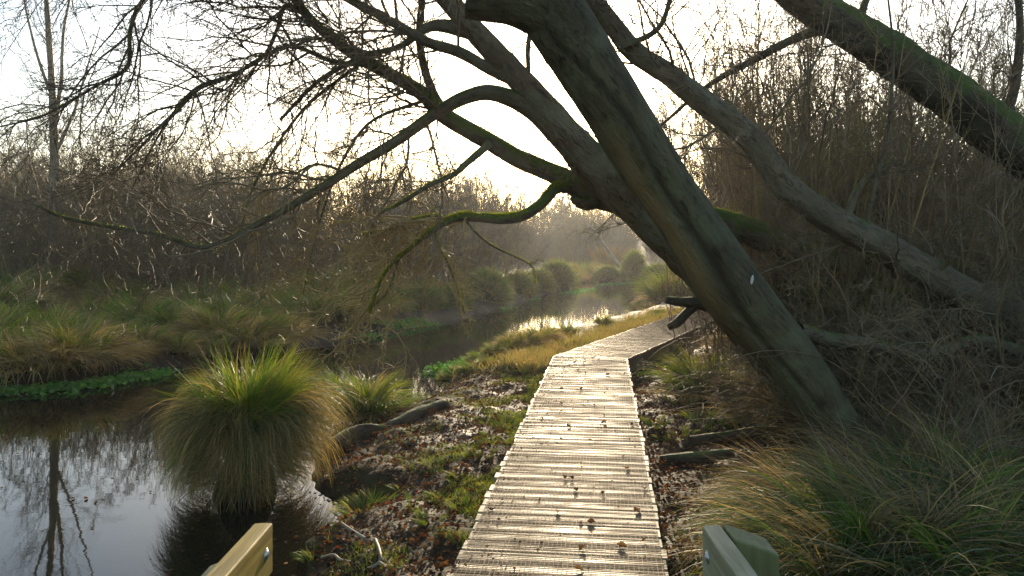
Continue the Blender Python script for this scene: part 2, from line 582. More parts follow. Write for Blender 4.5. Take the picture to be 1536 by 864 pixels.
# ------------------------------------------------------------------ bridge handrails
def bev_box(name, parent, size, loc, mat, bev=.006, slope=0.0, rot=(0, 0, 0)):
    bm = bmesh.new(); bmesh.ops.create_cube(bm, size=1)
    for v in bm.verts:
        v.co = Vector((v.co.x * size[0], v.co.y * size[1], v.co.z * size[2]))
        if v.co.z > 0: v.co.z += slope * v.co.x
    bmesh.ops.bevel(bm, geom=bm.edges[:], offset=bev, segments=2, affect='EDGES', profile=.5)
    bmesh.ops.subdivide_edges(bm, edges=[e for e in bm.edges if e.calc_length() > .03], cuts=14, use_grid_fill=True)
    for v in bm.verts:
        q = Vector((v.co.x * 40, v.co.y * 14, v.co.z * 40)) + Vector(loc) * 5
        v.co += Vector((mnoise.noise(q), 0, mnoise.noise(q + Vector((7, 3, 1))))) * .0016
    me = bpy.data.meshes.new(name); bm.to_mesh(me); bm.free(); me.materials.append(mat)
    for p in me.polygons: p.use_smooth = False
    o = link(name, me, parent, loc); o.rotation_euler = rot
    return o


def bolt(parent, loc, sx):
    bm = bmesh.new()
    bmesh.ops.create_uvsphere(bm, u_segments=14, v_segments=8, radius=.011)
    for v in bm.verts: v.co.z *= .55
    bmesh.ops.create_cone(bm, cap_ends=True, segments=16, radius1=.0155, radius2=.0145, depth=.003)
    me = bpy.data.meshes.new('bolt'); bm.to_mesh(me); bm.free(); me.materials.append(M['bolt'])
    for p in me.polygons: p.use_smooth = True
    o = link('bolt', me, parent, loc); o.rotation_euler = (0, R(90) * sx, 0)


def handrail(side, xin, yend, top, rmat, label):
    # side -1 left / +1 right; xin: inner face of the rail
    r = empty('handrail', (xin + side * .02, yend, -.2), label, 'handrail', None)
    h = .115
    bev_box('rail', r, (.044, 3.0, h), (0, -1.5, top - h / 2 + .2), rmat, .004)
    bev_box('post', r, (.10, .10, top + .2 + .55), (side * .075, -.055, (top - .02 + .2 - .55) / 2), M['post_green'], .005, -side * .35)
    bev_box('post', r, (.10, .10, top + .2 + .55), (side * .075, -2.2, (top - .02 + .2 - .55) / 2), M['post_green'], .005, -side * .35)
    bev_box('lower_rail', r, (.044, 3.0, .1), (0, -1.5, .62), rmat, .004)
    if side < 0:
        for c_ in r.children:
            if c_.name.startswith('post'): c_.location.z -= .07
    bolt(r, (-side * .0225, -.05, top - .055 + .2), -side)
    bolt(r, (-side * .0225, -2.2, top - .055 + .2), -side)


handrail(-1, -.563, 1.80, 1.085, M['rail'], 'yellowish timber handrail end with round bolt over the dark pool')
handrail(1, .448, 1.80, 1.08, M['rail_grey'], 'greyish green timber handrail end with slant topped post in the sedge')

# ------------------------------------------------------------------ hero limbs
gl = np.random.default_rng(21)


def limb_geo(spec, sides=14, step=.06, rough=.06, seed=0.0, groove=None, endcap=True, flare=0.0, ws=1.0, fur=0.0):
    """spec rows (px,py,Y,width px) -> verts, quads, centre line (n,3), radii, colours"""
    rows = []
    for px, py, Y, w in spec:
        p = P(px, py, Y); rows.append([*p, w * ws / 2 / F * Y])
    rows = np.array(rows)
    L = np.linalg.norm(np.diff(rows[:, :3], axis=0), axis=1).sum()
    n = max(8, int(L / step))
    c = crm(rows, n)
    pts, rad = c[:, :3], np.maximum(c[:, 3], .002)
    # wobble of the centre line
    for k in range(3):
        pts[:, k] += np.minimum(rad * .10, .006) * np.sin(np.linspace(0, L * 5, n) + seed * (k + 1) * 3.1)
    t = norm(np.gradient(pts, axis=0))
    camd = np.array([0, -1.0, 0])
    n1 = norm(camd - t * (t @ camd)[:, None]); n2 = np.cross(t, n1)
    th = np.arange(sides) / sides * 2 * np.pi - np.pi
    disp = np.zeros((n, sides)); colr = np.zeros((n, sides, 3))
    s = np.linspace(0, L, n)
    for i in range(n):
        for j in range(sides):
            q = Vector((math.cos(th[j]) * 1.1 + seed, math.sin(th[j]) * 1.1, s[i] * 1.6))
            disp[i, j] = rough * mnoise.noise(q) + rough * .55 * mnoise.noise(q * 3.1)
    if fur:
        for i in range(n):
            for j in range(sides):
                q = Vector((math.cos(th[j]) * rad[i] * 22 + seed, math.sin(th[j]) * rad[i] * 22, s[i] * 3.2))
                disp[i, j] += fur * (1 - 2 * abs(mnoise.noise(q))) + fur * .5 * mnoise.noise(q * 2.3)
    if groove: groove(pts, th, disp, colr, s / L)
    if flare:
        disp += flare * np.exp(-s / .22)[:, None] * (1 + .7 * np.cos(th * 4 + seed))[None, :]
    ring = np.cos(th)[None, :, None] * n1[:, None] + np.sin(th)[None, :, None] * n2[:, None]
    v = pts[:, None] + ring * (rad[:, None] * (1 + disp))[..., None]
    i = np.arange(n - 1)[:, None] * sides; j = np.arange(sides)[None]; j2 = (j + 1) % sides
    f = np.stack([i + j, i + sides + j, i + sides + j2, i + j2], -1).reshape(-1, 4)
    v = v.reshape(-1, 3); colr = colr.reshape(-1, 3)
    bk = np.stack([np.cos(th)[None] * rad[:, None] + seed, np.sin(th)[None] * rad[:, None], np.repeat(s[:, None], sides, 1) * .3], -1).reshape(-1, 3)
    if endcap:
        e = len(v)
        v = np.vstack([v, pts[-1] + t[-1] * rad[-1] * .12, pts[0]])
        colr = np.vstack([colr, [[.8, .3, 0]], [[0, 0, 0]]])
        bk = np.vstack([bk, bk[-1:], bk[:1]])
        base = (n - 1) * sides
        jj = np.arange(sides); jn = (jj + 1) % sides
        f = np.vstack([f, np.stack([base + jj, np.full(sides, e), np.full(sides, e), base + jn], -1)[:, [0, 1, 3, 3]]]) if False else f
        # fans as degenerate-free quads (two steps at a time)
        k2 = np.arange(0, sides, 2)
        f = np.vstack([f, np.stack([base + k2, np.full(len(k2), e), base + (k2 + 2) % sides, base + (k2 + 1) % sides], -1)])
    return v, f, pts, rad, colr, bk


def moss_fuzz(pts, rad, n, L=(.008, .025), thr=.15, seed=0, nz=(.2, 1.0)):
    g = np.random.default_rng(seed + 500)
    i = g.integers(0, len(pts) - 1, n); fr = g.random(n)[:, None]
    c = pts[i] * (1 - fr) + pts[i + 1] * fr
    t = norm(pts[np.minimum(i + 1, len(pts) - 1)] - pts[i])
    up = np.array([0, 0, 1.0]); u = norm(up - t * (t @ up)[:, None]); w = np.cross(t, u)
    a = g.normal(0, .75, n)
    nn = u * np.cos(a)[:, None] + w * np.sin(a)[:, None]
    keep = (fnoise(c[:, 0] + a * .1, c[:, 2], 5, seed) + .5 > thr) & (nn[:, 2] > -.1)
    c, nn, t, i = c[keep], nn[keep], t[keep], i[keep]; m_ = len(c)
    b0 = c + nn * (rad[i] * .97)[:, None]
    d = norm(nn + g.normal(0, .55, (m_, 3)))
    l = g.uniform(*L, m_)[:, None]
    side = norm(np.cross(d, g.normal(0, 1, (m_, 3)))) * .0022
    v = np.stack([b0 - side, b0 + side, b0 + d * l + side * .15, b0 + d * l - side * .15], 1).reshape(-1, 3)
    f = np.arange(m_ * 4).reshape(-1, 4)
    col = np.array([.17, .20, .022]) * g.uniform(.6, 1.4, (m_, 1)) * np.array([1, 1, 1]) + g.uniform(0, .03, (m_, 1)) * np.array([1, .4, 0])
    return v, f, np.repeat(col, 4, 0)


def twigs(pts, rad, n1, L1, ang=(.5, 1.2), trop=(0, 0, .0), wig=.16, t=(.1, 1.0), n2=9, n3=4, seed=0, lmin2=.25, r1=.42, tip=None, k1=9, fat=1.0):
    """three orders of twigs on one limb centre line -> verts, quads"""
    g = np.random.default_rng(seed)
    pl, rl = pts[None], rad[None]
    s, d, pr, tt = spawn(pl, rl, n1, t[0], t[1], ang[0], ang[1], g)
    L = g.uniform(*L1, len(s)) * (1 - .35 * tt)
    r0 = np.clip(np.minimum(pr * r1, L * .010), .0035, .016)
    n2 += 3; n3 += 1
    p1 = grow(s, d, L, k1, wig, trop, g); q1 = taper(r0, k1, .3)
    s, d, pr, tt = spawn(p1, q1, n2, .12, 1.0, .45, 1.15, g)
    L2 = np.repeat(L, n2) * g.uniform(lmin2, .62, len(s)) * (1 - .45 * tt)
    p2 = grow(s, d, L2, 6, wig * 1.25, trop, g); q2 = taper(np.clip(pr * .6, .0028 * fat, .011), 6, .5)
    s, d, pr, tt = spawn(p2, q2, n3, .15, 1.0, .5, 1.2, g)
    L3 = np.repeat(L2, n3) * g.uniform(.25, .6, len(s)) * (1 - .3 * tt)
    p3 = grow(s, d, L3, 3, wig * 1.4, np.asarray(trop) * .5, g); q3 = taper(np.clip(pr * .65, .0023 * fat, .006), 3, .65)
    return cat([tubes(p1, q1, 5), tubes(p2, q2, 4), tubes(p3, q3, 3)])


def build_limb(root, name, spec, mat, seed, sides=12, rough=.06, moss=0, groove=None, flare=0.0, step=.06, col=False, mossL=(.008, .025), ws=.7, fur=0.0):
    v, f, pts, rad, colr, bk = limb_geo(spec, sides, step, rough, seed, groove, True, flare, ws, fur)
    o = part(name, root, v, f, mat, True, colr if col else None, None, bk)
    if moss:
        mv, mf, mc = moss_fuzz(pts, rad, moss, mossL, .15, int(seed * 7))
        mo = link('moss', mesh('moss', mv - np.array(root.matrix_basis.translation), mf, M['moss'], False, mc), o)
        mo['kind'] = 'stuff'
    return pts, rad


# --- tree A: thick leaning trunk
base = P(1290, 725, 6.4)
TA = empty('leaning_willow', (base[0], base[1], base[2]), 'thick leaning willow trunk with sawn stub and hollow seam beside the boardwalk', 'tree')


def groove_a(pts, th, disp, colr, u):
    y = HY - (pts[:, 2] - CH) / pts[:, 1] * F          # height position along the trunk, only used to place the scar
    z = pts[:, 2]
    for i in range(len(pts)):
        c0 = -.42 + .34 * smooth01(1.2, 2.4, z[i]) - .55 * smooth01(2.6, 3.8, z[i]) + .12 * math.sin(z[i] * 5)
        w = .11 + .09 * math.exp(-((z[i] - 1.75) / .35) ** 2)
        amp = .16 * (.35 + .65 * math.exp(-((z[i] - 1.75) / .5) ** 2)) * smooth01(.2, .7, z[i])
        d = (th - c0)
        disp[i] += -amp * np.exp(-(d / w) ** 2) + .05 * np.exp(-((d - 2.0 * w) / w) ** 2) + .03 * np.exp(-((d + 2.2 * w) / w) ** 2)
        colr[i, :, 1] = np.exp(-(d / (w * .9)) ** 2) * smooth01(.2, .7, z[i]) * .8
        colr[i, :, 0] = np.clip(np.exp(-((d + .75) / .42) ** 4), 0, 1) * math.exp(-((z[i] - 2.0) / .75) ** 4) * .75
        # burr above the seam
        disp[i] += .10 * np.exp(-((th - .1) / .3) ** 2 - ((z[i] - 2.35) / .10) ** 2)
        disp[i] -= .10 * np.exp(-((th - .1) / .12) ** 2 - ((z[i] - 2.25) / .05) ** 2)


specA = [(1325, 785, 6.35, 125), (1300, 740, 6.4, 98), (1272, 690, 6.4, 84), (1239, 620, 6.4, 74), (1171, 520, 6.4, 80), (1088, 420, 6.4, 96), (1021, 320, 6.35, 84), (957, 220, 6.25, 90),
         (880, 100, 6.1, 92), (832, 20, 6.0, 98), (795, -50, 5.9, 90), (760, -130, 5.8, 80), (730, -260, 5.7, 65), (690, -420, 5.6, 45)]
build_limb(TA, 'trunk', specA, M['bark_big'], 1.3, 72, .06, 0, groove_a, .3, .022, True, ws=1.0, fur=.022)
build_limb(TA, 'sawn_stub', [(850, 40, 6.0, 80), (815, 12, 5.97, 92), (770, -6, 5.95, 88), (725, -12, 5.93, 84), (706, -14, 5.93, 84)], M['bark_big'], 2.2, 22, .05, 0, None, 0, .03, True, ws=1.0)
ptsl, radl = build_limb(TA, 'dead_limb', [(1195, 495, 6.6, 36), (1240, 508, 6.8, 32), (1300, 517, 7.0, 30), (1360, 526, 7.1, 30), (1420, 524, 7.2, 26), (1475, 512, 7.3, 26), (1560, 540, 7.4, 24), (1640, 610, 7.4, 20), (1690, 680, 7.4, 14)],
                        M['bark_grey'], 4.4, 12, .09, 900)
# pale blaze on the trunk
bm = bmesh.new(); bmesh.ops.create_uvsphere(bm, u_segments=12, v_segments=8, radius=1)
for v_ in bm.verts: v_.co = Vector((v_.co.x * .013, v_.co.y * .010, v_.co.z * .042))
me = bpy.data.meshes.new('pale_scar'); bm.to_mesh(me); bm.free(); me.materials.append(M['white'])
for p_ in me.polygons: p_.use_smooth = True
o = link('pale_scar', me, TA, Vector(P(1128, 420, 6.16)) - TA.location); o.rotation_euler = (.2, .12, 0)

# --- tree B: second trunk behind
base = P(1215, 610, 8.1)
base[2] = hz(base[0], base[1])
TB = empty('rough_willow', base, 'rough barked willow stem leaning behind the thick trunk with spreading limbs', 'tree')
specB = [(1235, 640, 8.1, 120), (1190, 570, 8.1, 105), (1130, 490, 8.05, 100), (1060, 405, 8.0, 104), (1000, 345, 7.95, 104), (940, 290, 7.9, 98), (872, 228, 7.8, 76), (805, 150, 7.7, 60), (748, 85, 7.6, 50), (692, 25, 7.5, 44), (640, -40, 7.4, 40), (580, -130, 7.3, 38), (520, -240, 7.2, 20)]
pB, rB = build_limb(TB, 'trunk', specB, M['bark_limb'], 3.7, 36, .12, 2500, None, .3, .03, fur=.05)
# dead forked snag on its left side
build_limb(TB, 'snag', [(1100, 478, 7.7, 24), (1070, 463, 7.5, 24), (1045, 455, 7.4, 26), (1020, 452, 7.35, 22), (1000, 450, 7.3, 17)], M['bark_log'], 5.5, 10, .2, 0, None, 0, .03)
build_limb(TB, 'snag', [(1045, 455, 7.4, 22), (1028, 470, 7.35, 20), (1015, 484, 7.3, 20), (1003, 490, 7.28, 14)], M['bark_log'], 6.5, 10, .2, 0, None, 0, .03)
limbsB = {
    'arc': [(850, 215, 7.75, 52), (800, 165, 7.7, 42), (745, 142, 7.6, 36), (700, 145, 7.5, 31), (650, 172, 7.4, 26), (590, 215, 7.3, 24), (530, 250, 7.2, 21), (460, 295, 7.0, 17), (390, 335, 6.9, 14), (310, 370, 6.8, 11), (240, 352, 6.7, 9), (150, 338, 6.6, 8), (85, 322, 6.5, 7), (20, 288, 6.4, 4)],
    'upper': [(775, 120, 7.65, 34), (735, 105, 7.6, 26), (690, 78, 7.5, 25), (640, 62, 7.4, 22), (590, 35, 7.3, 20), (540, 8, 7.2, 19), (480, -25, 7.1, 15), (400, -50, 7.0, 11), (320, -60, 6.9, 7)],
    'top': [(715, 50, 7.55, 38), (670, 38, 7.5, 30), (640, 42, 7.45, 22), (600, 70, 7.4, 14), (545, 85, 7.3, 12), (480, 120, 7.2, 10), (420, 180, 7.1, 7)],
    'low': [(735, 215, 7.2, 18), (700, 245, 7.1, 15), (680, 262, 7.05, 12), (640, 280, 7.0, 10), (600, 305, 6.9, 8), (570, 320, 6.8, 5)],
    'over': [(560, -160, 7.3, 30), (480, -215, 7.1, 24), (380, -235, 6.9, 20), (280, -200, 6.7, 16), (180, -190, 6.5, 12), (60, -120, 6.3, 8), (-40, -90, 6.2, 4)],
    'over2': [(640, -60, 7.4, 30), (560, -100, 7.2, 22), (470, -110, 7.0, 18), (370, -130, 6.8, 14), (250, -90, 6.6, 10), (130, -60, 6.4, 7), (20, -10, 6.2, 4)],
    'rise': [(790, 165, 7.65, 12), (793, 110, 7.6, 11), (792, 70, 7.6, 10), (800, 20, 7.6, 9), (820, -60, 7.6, 6)],
}
for k, (nm, sp) in enumerate(limbsB.items()):
    limbsB[nm] = build_limb(TB, 'limb', sp, M['bark_limb'], 7.1 + k, 12, .09, 900 if nm in ('arc', 'low') else 300)
twB = [twigs(*limbsB['arc'], 44, (.7, 2.0), (.5, 1.3), (-.03, 0, -.06), .21, (.28, 1.0), 9, 4, 31),
       twigs(*limbsB['upper'], 22, (1.0, 2.6), (.4, 1.1), (-.05, 0, -.02), .15, (.25, 1.0), 9, 4, 32),
       twigs(*limbsB['top'], 18, (.8, 2.0), (.5, 1.2), (-.05, 0, -.02), .16, (.35, 1.0), 8, 4, 33),
       twigs(*limbsB['over'], 30, (.8, 2.2), (.4, 1.2), (-.04, 0, -.03), .17, (.2, 1.0), 9, 4, 37),
       twigs(*limbsB['over2'], 28, (.8, 2.2), (.4, 1.2), (-.04, 0, -.05), .17, (.2, 1.0), 9, 4, 38),
       twigs(*limbsB['low'], 9, (.4, 1.0), (.5, 1.2), (-.02, 0, .0), .17, (.2, 1.0), 7, 3, 34),
       twigs(*limbsB['rise'], 6, (.3, .8), (.5, 1.1), (0, 0, .05), .15, (.3, 1.0), 6, 3, 35),
       twigs(pB, rB, 34, (.3, 1.1), (.7, 1.5), (0, 0, -.05), .2, (.30, .95), 7, 3, 36, .25, .1)]
v, f = cat(twB)
part('crown', TB, v, f, M['twig'])

# --- tree C: mossy fallen willow passing behind both trunks
base = P(1420, 500, 10.2)
base[2] = hz(base[0], base[1])
TC = empty('mossy_willow', base, 'moss covered half fallen willow whose limbs arch left over the water', 'tree')
specC = [(1440, 520, 10.3, 70), (1330, 440, 10.0, 66), (1240, 395, 9.6, 60), (1160, 362, 9.2, 60), (1080, 335, 8.9, 60), (1000, 318, 8.6, 58), (930, 303, 8.4, 56), (890, 290, 8.3, 52), (850, 272, 8.2, 44), (800, 248, 8.1, 40), (760, 228, 8.0, 38), (715, 203, 7.9, 37),
         (665, 170, 7.8, 35), (630, 140, 7.7, 30), (580, 108, 7.6, 27), (525, 78, 7.5, 24), (490, 52, 7.4, 21), (455, 15, 7.3, 18), (420, -30, 7.2, 15), (370, -90, 7.1, 10)]
pC, rC = build_limb(TC, 'trunk', specC, M['bark_moss'], 9.3, 22, .12, 16000, fur=.04, mossL=(.01, .035))
build_limb(TC, 'torn_stub', [(895, 300, 8.3, 34), (880, 306, 8.2, 30), (866, 302, 8.15, 24), (858, 296, 8.1, 12)], M['bark_limb'], 9.9, 10, .25)
limbsC = {
    'mossarm': [(850, 280, 8.15, 30), (832, 284, 8.0, 26), (812, 304, 7.9, 24), (785, 322, 7.8, 24), (755, 329, 7.7, 22), (720, 327, 7.6, 20), (690, 326, 7.5, 19), (665, 335, 7.4, 14), (640, 352, 7.3, 11), (615, 372, 7.2, 9), (590, 395, 7.1, 8), (572, 420, 7.0, 6), (555, 470, 6.9, 4)],
    'mossarm2': [(680, 328, 7.5, 12), (650, 325, 7.45, 11), (615, 332, 7.4, 9), (585, 345, 7.3, 7), (540, 352, 7.2, 4)],
    'upright': [(668, 172, 7.8, 24), (650, 140, 7.75, 20), (637, 105, 7.7, 18), (629, 60, 7.65, 16), (633, 10, 7.6, 15), (640, -60, 7.6, 11)],
    'long1': [(560, 98, 7.55, 12), (500, 92, 7.4, 10), (440, 70, 7.3, 9), (395, 85, 7.2, 8), (345, 115, 7.1, 8), (300, 133, 7.0, 7), (265, 168, 6.9, 6), (225, 205, 6.8, 5), (170, 262, 6.7, 3)],
    'long2': [(470, 32, 7.35, 12), (430, 8, 7.25, 10), (415, 45, 7.2, 9), (395, 85, 7.15, 8), (350, 112, 7.1, 7), (290, 135, 7.0, 7), (240, 200, 6.9, 5), (200, 280, 6.8, 3)],
    'long3': [(370, -90, 7.1, 11), (260, -40, 7.0, 10), (215, 0, 6.9, 9), (195, 45, 6.8, 9), (191, 100, 6.8, 8), (150, 126, 6.7, 7), (108, 150, 6.6, 6), (60, 175, 6.5, 5), (0, 190, 6.4, 3)],
    'hang1': [(640, 150, 7.7, 8), (560, 180, 7.5, 7), (520, 230, 7.4, 6), (490, 300, 7.3, 5), (470, 370, 7.2, 4), (455, 440, 7.1, 3)],
    'hang2': [(545, 92, 7.5, 8), (470, 150, 7.3, 7), (420, 210, 7.2, 6), (380, 280, 7.1, 5), (360, 350, 7.0, 3)],
    'hang3': [(700, 333, 7.5, 6), (720, 355, 7.45, 5), (745, 372, 7.4, 5), (780, 388, 7.35, 4), (800, 402, 7.3, 3), (803, 425, 7.3, 2)],
    'hang4': [(652, 345, 7.35, 6), (660, 372, 7.3, 6), (672, 395, 7.3, 5), (685, 430, 7.25, 4), (697, 470, 7.2, 3)],
    'low4': [(600, 385, 7.15, 7), (580, 440, 7.1, 6), (545, 470, 7.0, 5), (515, 510, 7.0, 3)],
}
for k, (nm, sp) in enumerate(limbsC.items()):
    limbsC[nm] = build_limb(TC, 'limb', sp, M['bark_moss'] if nm.startswith('moss') else M['bark_limb'], 11.7 + k, 12, .08, 9000 if nm == 'mossarm' else (1500 if nm == 'mossarm2' else 250), mossL=(.008, .03))
twC = [twigs(pC, rC, 40, (.8, 2.4), (.5, 1.2), (-.04, 0, .0), .15, (.62, 1.0), 9, 4, 41, .25, .2),
       twigs(*limbsC['upright'], 10, (.6, 1.6), (.5, 1.2), (-.02, 0, .05), .15, (.3, 1), 7, 4, 43)]
for k, nm in enumerate(('long1', 'long2', 'long3')):
    twC.append(twigs(*limbsC[nm], 28, (.5, 1.7), (.4, 1.2), (-.05, 0, -.04), .20, (.12, 1), 8, 4, 44 + k, .25, .6))
v, f = cat(twC)
part('crown', TC, v, f, M['twig'])
twC = [twigs(*limbsC['mossarm'], 30, (.6, 1.6), (.5, 1.3), (-.06, 0, -.09), .22, (.4, 1), 5, 2, 42, .25, .75, fat=1.2),
       twigs(*limbsC['mossarm2'], 16, (.5, 1.5), (.4, 1.2), (-.05, 0, -.06), .22, (.1, 1), 5, 2, 52, .25, .7, fat=1.2)]
for k, nm in enumerate(('hang1', 'hang2', 'hang3', 'hang4', 'low4')):
    twC.append(twigs(*limbsC[nm], 20 if nm != 'hang3' else 7, (.35, 1.1) if nm[-1] in '12' else (.2, .5), (.4, 1.2), (-.04, 0, -.06), .18, (.12, 1), 5, 2, 60 + k, .25, .8, fat=1.2))
v, f = cat(twC)
part('drooping_twigs', TC, v, f, M['twig_gold'])

# --- tree D: grey limb from upper left down to the right
base = P(1560, 520, 8.2); base[2] = hz(base[0], base[1])
TD = empty('grey_willow', base, 'bent grey barked willow stem sweeping down into the tangle by the mossy logs', 'tree')
specD = [(1680, 590, 8.3, 84), (1560, 500, 8.2, 80), (1480, 458, 8.1, 74), (1400, 415, 8.0, 68), (1330, 375, 7.9, 64), (1270, 340, 7.8, 60), (1215, 308, 7.75, 56), (1178, 280, 7.7, 58), (1150, 240, 7.7, 54), (1115, 200, 7.7, 52), (1065, 158, 7.7, 50), (1010, 118, 7.65, 46), (965, 88, 7.6, 44), (930, 50, 7.6, 42), (890, 5, 7.5, 40), (850, -60, 7.4, 34), (810, -150, 7.3, 22)]
pD, rD = build_limb(TD, 'trunk', specD, M['bark_grey'], 13.3, 30, .12, 1800, step=.03, fur=.05)
brD = []
for k, sp in enumerate(([(935, 70, 7.5, 14), (985, 45, 7.4, 12), (1005, 0, 7.3, 10), (1020, -60, 7.2, 6)],
                        [(925, 85, 7.6, 16), (900, 92, 7.7, 12), (880, 82, 7.8, 8)],
                        [(1268, 330, 7.8, 20), (1290, 280, 7.8, 16), (1330, 250, 7.8, 12), (1345, 240, 7.8, 8)],
                        [(1300, 350, 7.8, 12), (1310, 290, 7.75, 10), (1330, 200, 7.7, 8), (1340, 90, 7.7, 6), (1330, -20, 7.7, 4)])):
    brD.append(build_limb(TD, 'limb', sp, M['bark_limb'], 14.1 + k, 10, .09, 150))
v, f = cat([twigs(pD, rD, 46, (.6, 2.2), (.6, 1.4), (0, 0, .05), .17, (.05, 1), 8, 4, 71, .25, .22)] + [twigs(*q, 7, (.4, 1.0), (.4, 1.2), (0, 0, .03), .15, (.3, 1), 6, 3, 72 + k) for k, q in enumerate(brD)])
part('crown', TD, v, f, M['twig'])

# --- tree E: mossy trunk top right
base = P(1900, 600, 9.2); base[2] = hz(base[0], base[1])
TE = empty('mossy_leaning_trunk', base, 'dark leaning trunk with green moss along its upper side above the thicket', 'tree')
specE = [(1960, 640, 9.3, 120), (1830, 500, 9.2, 110), (1680, 345, 9.1, 104), (1560, 245, 9.0, 100), (1480, 185, 9.0, 96), (1400, 125, 8.9, 90), (1320, 72, 8.8, 84), (1240, 22, 8.7, 76), (1170, -25, 8.6, 66), (1080, -90, 8.5, 50), (1000, -170, 8.4, 30)]
pE, rE = build_limb(TE, 'trunk', specE, M['bark_half'], 15.3, 36, .12, 9000, None, .2, .035, fur=.05)
brE = []
for k, sp in enumerate(([(1262, 38, 8.7, 26), (1200, 55, 8.9, 20), (1130, 90, 9.2, 16), (1060, 130, 9.5, 11), (990, 190, 9.8, 6)],
                        [(1290, 45, 8.7, 18), (1300, 0, 8.7, 15), (1330, -60, 8.6, 10)],
                        [(1500, 190, 9, 24), (1522, 130, 9, 20), (1530, 40, 9, 16), (1520, -60, 9, 12)])):
    brE.append(build_limb(TE, 'limb', sp, M['bark_limb'], 16.1 + k, 10, .09, 200))
v, f = cat([twigs(pE, rE, 26, (.6, 2.2), (.6, 1.4), (0, 0, .05), .15, (.2, 1), 8, 4, 81, .25, .12)] + [twigs(*q, 9, (.5, 1.4), (.4, 1.2), (0, 0, .02), .15, (.2, 1), 7, 4, 82 + k) for k, q in enumerate(brE)])
part('crown', TE, v, f, M['twig'])

# --- birch-like tree on the far bank, left
base = P(78, 425, 26.0); base[2] = hz(base[0], base[1])
TF = empty('slender_birch', base, 'slender pale brown tree standing tallest on the far bank above the sedge', 'tree')
specF = [(77, 440, 26, 28), (78, 400, 26, 24), (80, 330, 26, 22), (82, 250, 26, 19), (80, 180, 26, 16), (77, 110, 26, 13), (72, 40, 26, 11), (68, -40, 26, 8), (66, -120, 26, 5), (66, -200, 26, 2)]
pF, rF = build_limb(TF, 'trunk', specF, M['birch'], 17.3, 12, .05, 0, None, .15, .2)
for k, sp in enumerate(([(82, 190, 26, 10), (92, 120, 26, 8), (95, 50, 26, 6), (110, -30, 26, 4)], [(80, 150, 26, 8), (58, 90, 25.8, 6), (40, 20, 25.6, 4), (30, -40, 25.5, 2)], [(81, 235, 26, 8), (110, 170, 25.7, 6), (128, 110, 25.4, 4), (150, 40, 25, 2)])):
    build_limb(TF, 'limb', sp, M['birch'], 18 + k, 8, .05, 0, None, 0, .2)
v, f = twigs(pF, rF, 60, (1.4, 3.6), (.5, 1.1), (0, 0, .05), .12, (.22, 1), 9, 5, 91, .25, .4)
# thicker end twigs, as seen from across the pool
part('crown', TF, v, f, M['twig_grey'])


# ------------------------------------------------------------------ shrubs and trees of the wood
def shrub(name, seed, H, nst, spread, lean=0.35, mat='twig_grey', n1=12, n2=9, n3=4, r0=.035, wig=.10, upt=.05, stems=None, a1=(.4, 1.0), l1=.45, fat=1.0):
    g = np.random.default_rng(seed)
    root = empty(name, (0, 0, 0), '', '')
    az = g.random(nst) * 2 * np.pi
    rr = np.sqrt(g.random(nst)) * spread * .3
    p0 = np.stack([rr * np.cos(az), rr * np.sin(az), np.full(nst, -.15)], -1)
    ln = g.random(nst) * lean
    d = np.stack([np.cos(az) * ln, np.sin(az) * ln, np.ones(nst)], -1)
    L = H * g.uniform(.6, 1.05, nst)
    p = grow(p0, d, L, 12, wig, (0, 0, upt), g)
    q = taper(r0 * g.uniform(.6, 1.2, nst) * L / H, 12, .12)
    v, f = tubes(p, q, 6)
    part('trunk' if nst < 3 else 'stems', root, v, f, M[mat])
    s, d, pr, tt = spawn(p, q, n1, .10, 1.0, a1[0], a1[1], g)
    L1 = np.repeat(L, n1) * l1 * g.uniform(.5, 1.0, len(s)) * (1.05 - .75 * tt)
    p1 = grow(s, d, L1, 6, wig * 1.3, (0, 0, upt), g); q1 = taper(np.clip(pr * .55, .0055 * fat, .03), 6, .3)
    s, d, pr, tt = spawn(p1, q1, n2, .1, 1.0, .4, 1.0, g)
    L2 = np.repeat(L1, n2) * g.uniform(.25, .6, len(s)) * (1.05 - .5 * tt)
    p2 = grow(s, d, L2, 4, wig * 1.5, (0, 0, upt), g); q2 = taper(np.clip(pr * .6, .004 * fat, .014), 4, .5)
    ch = [tubes(p1, q1, 4), tubes(p2, q2, 3)]
    if n3:
        s, d, pr, tt = spawn(p2, q2, n3, .15, 1.0, .4, 1.0, g)
        L3 = np.repeat(L2, n3) * g.uniform(.3, .6, len(s)) * (1.0 - .3 * tt)
        p3 = grow(s, d, L3, 2, wig * 1.5, (0, 0, upt), g); q3 = taper(np.clip(pr * .7, .003 * fat, .01), 2, .6)
        ch.append(tubes(p3, q3, 3))
    v, f = cat(ch)
    part('crown', root, v, f, M[mat])
    return root


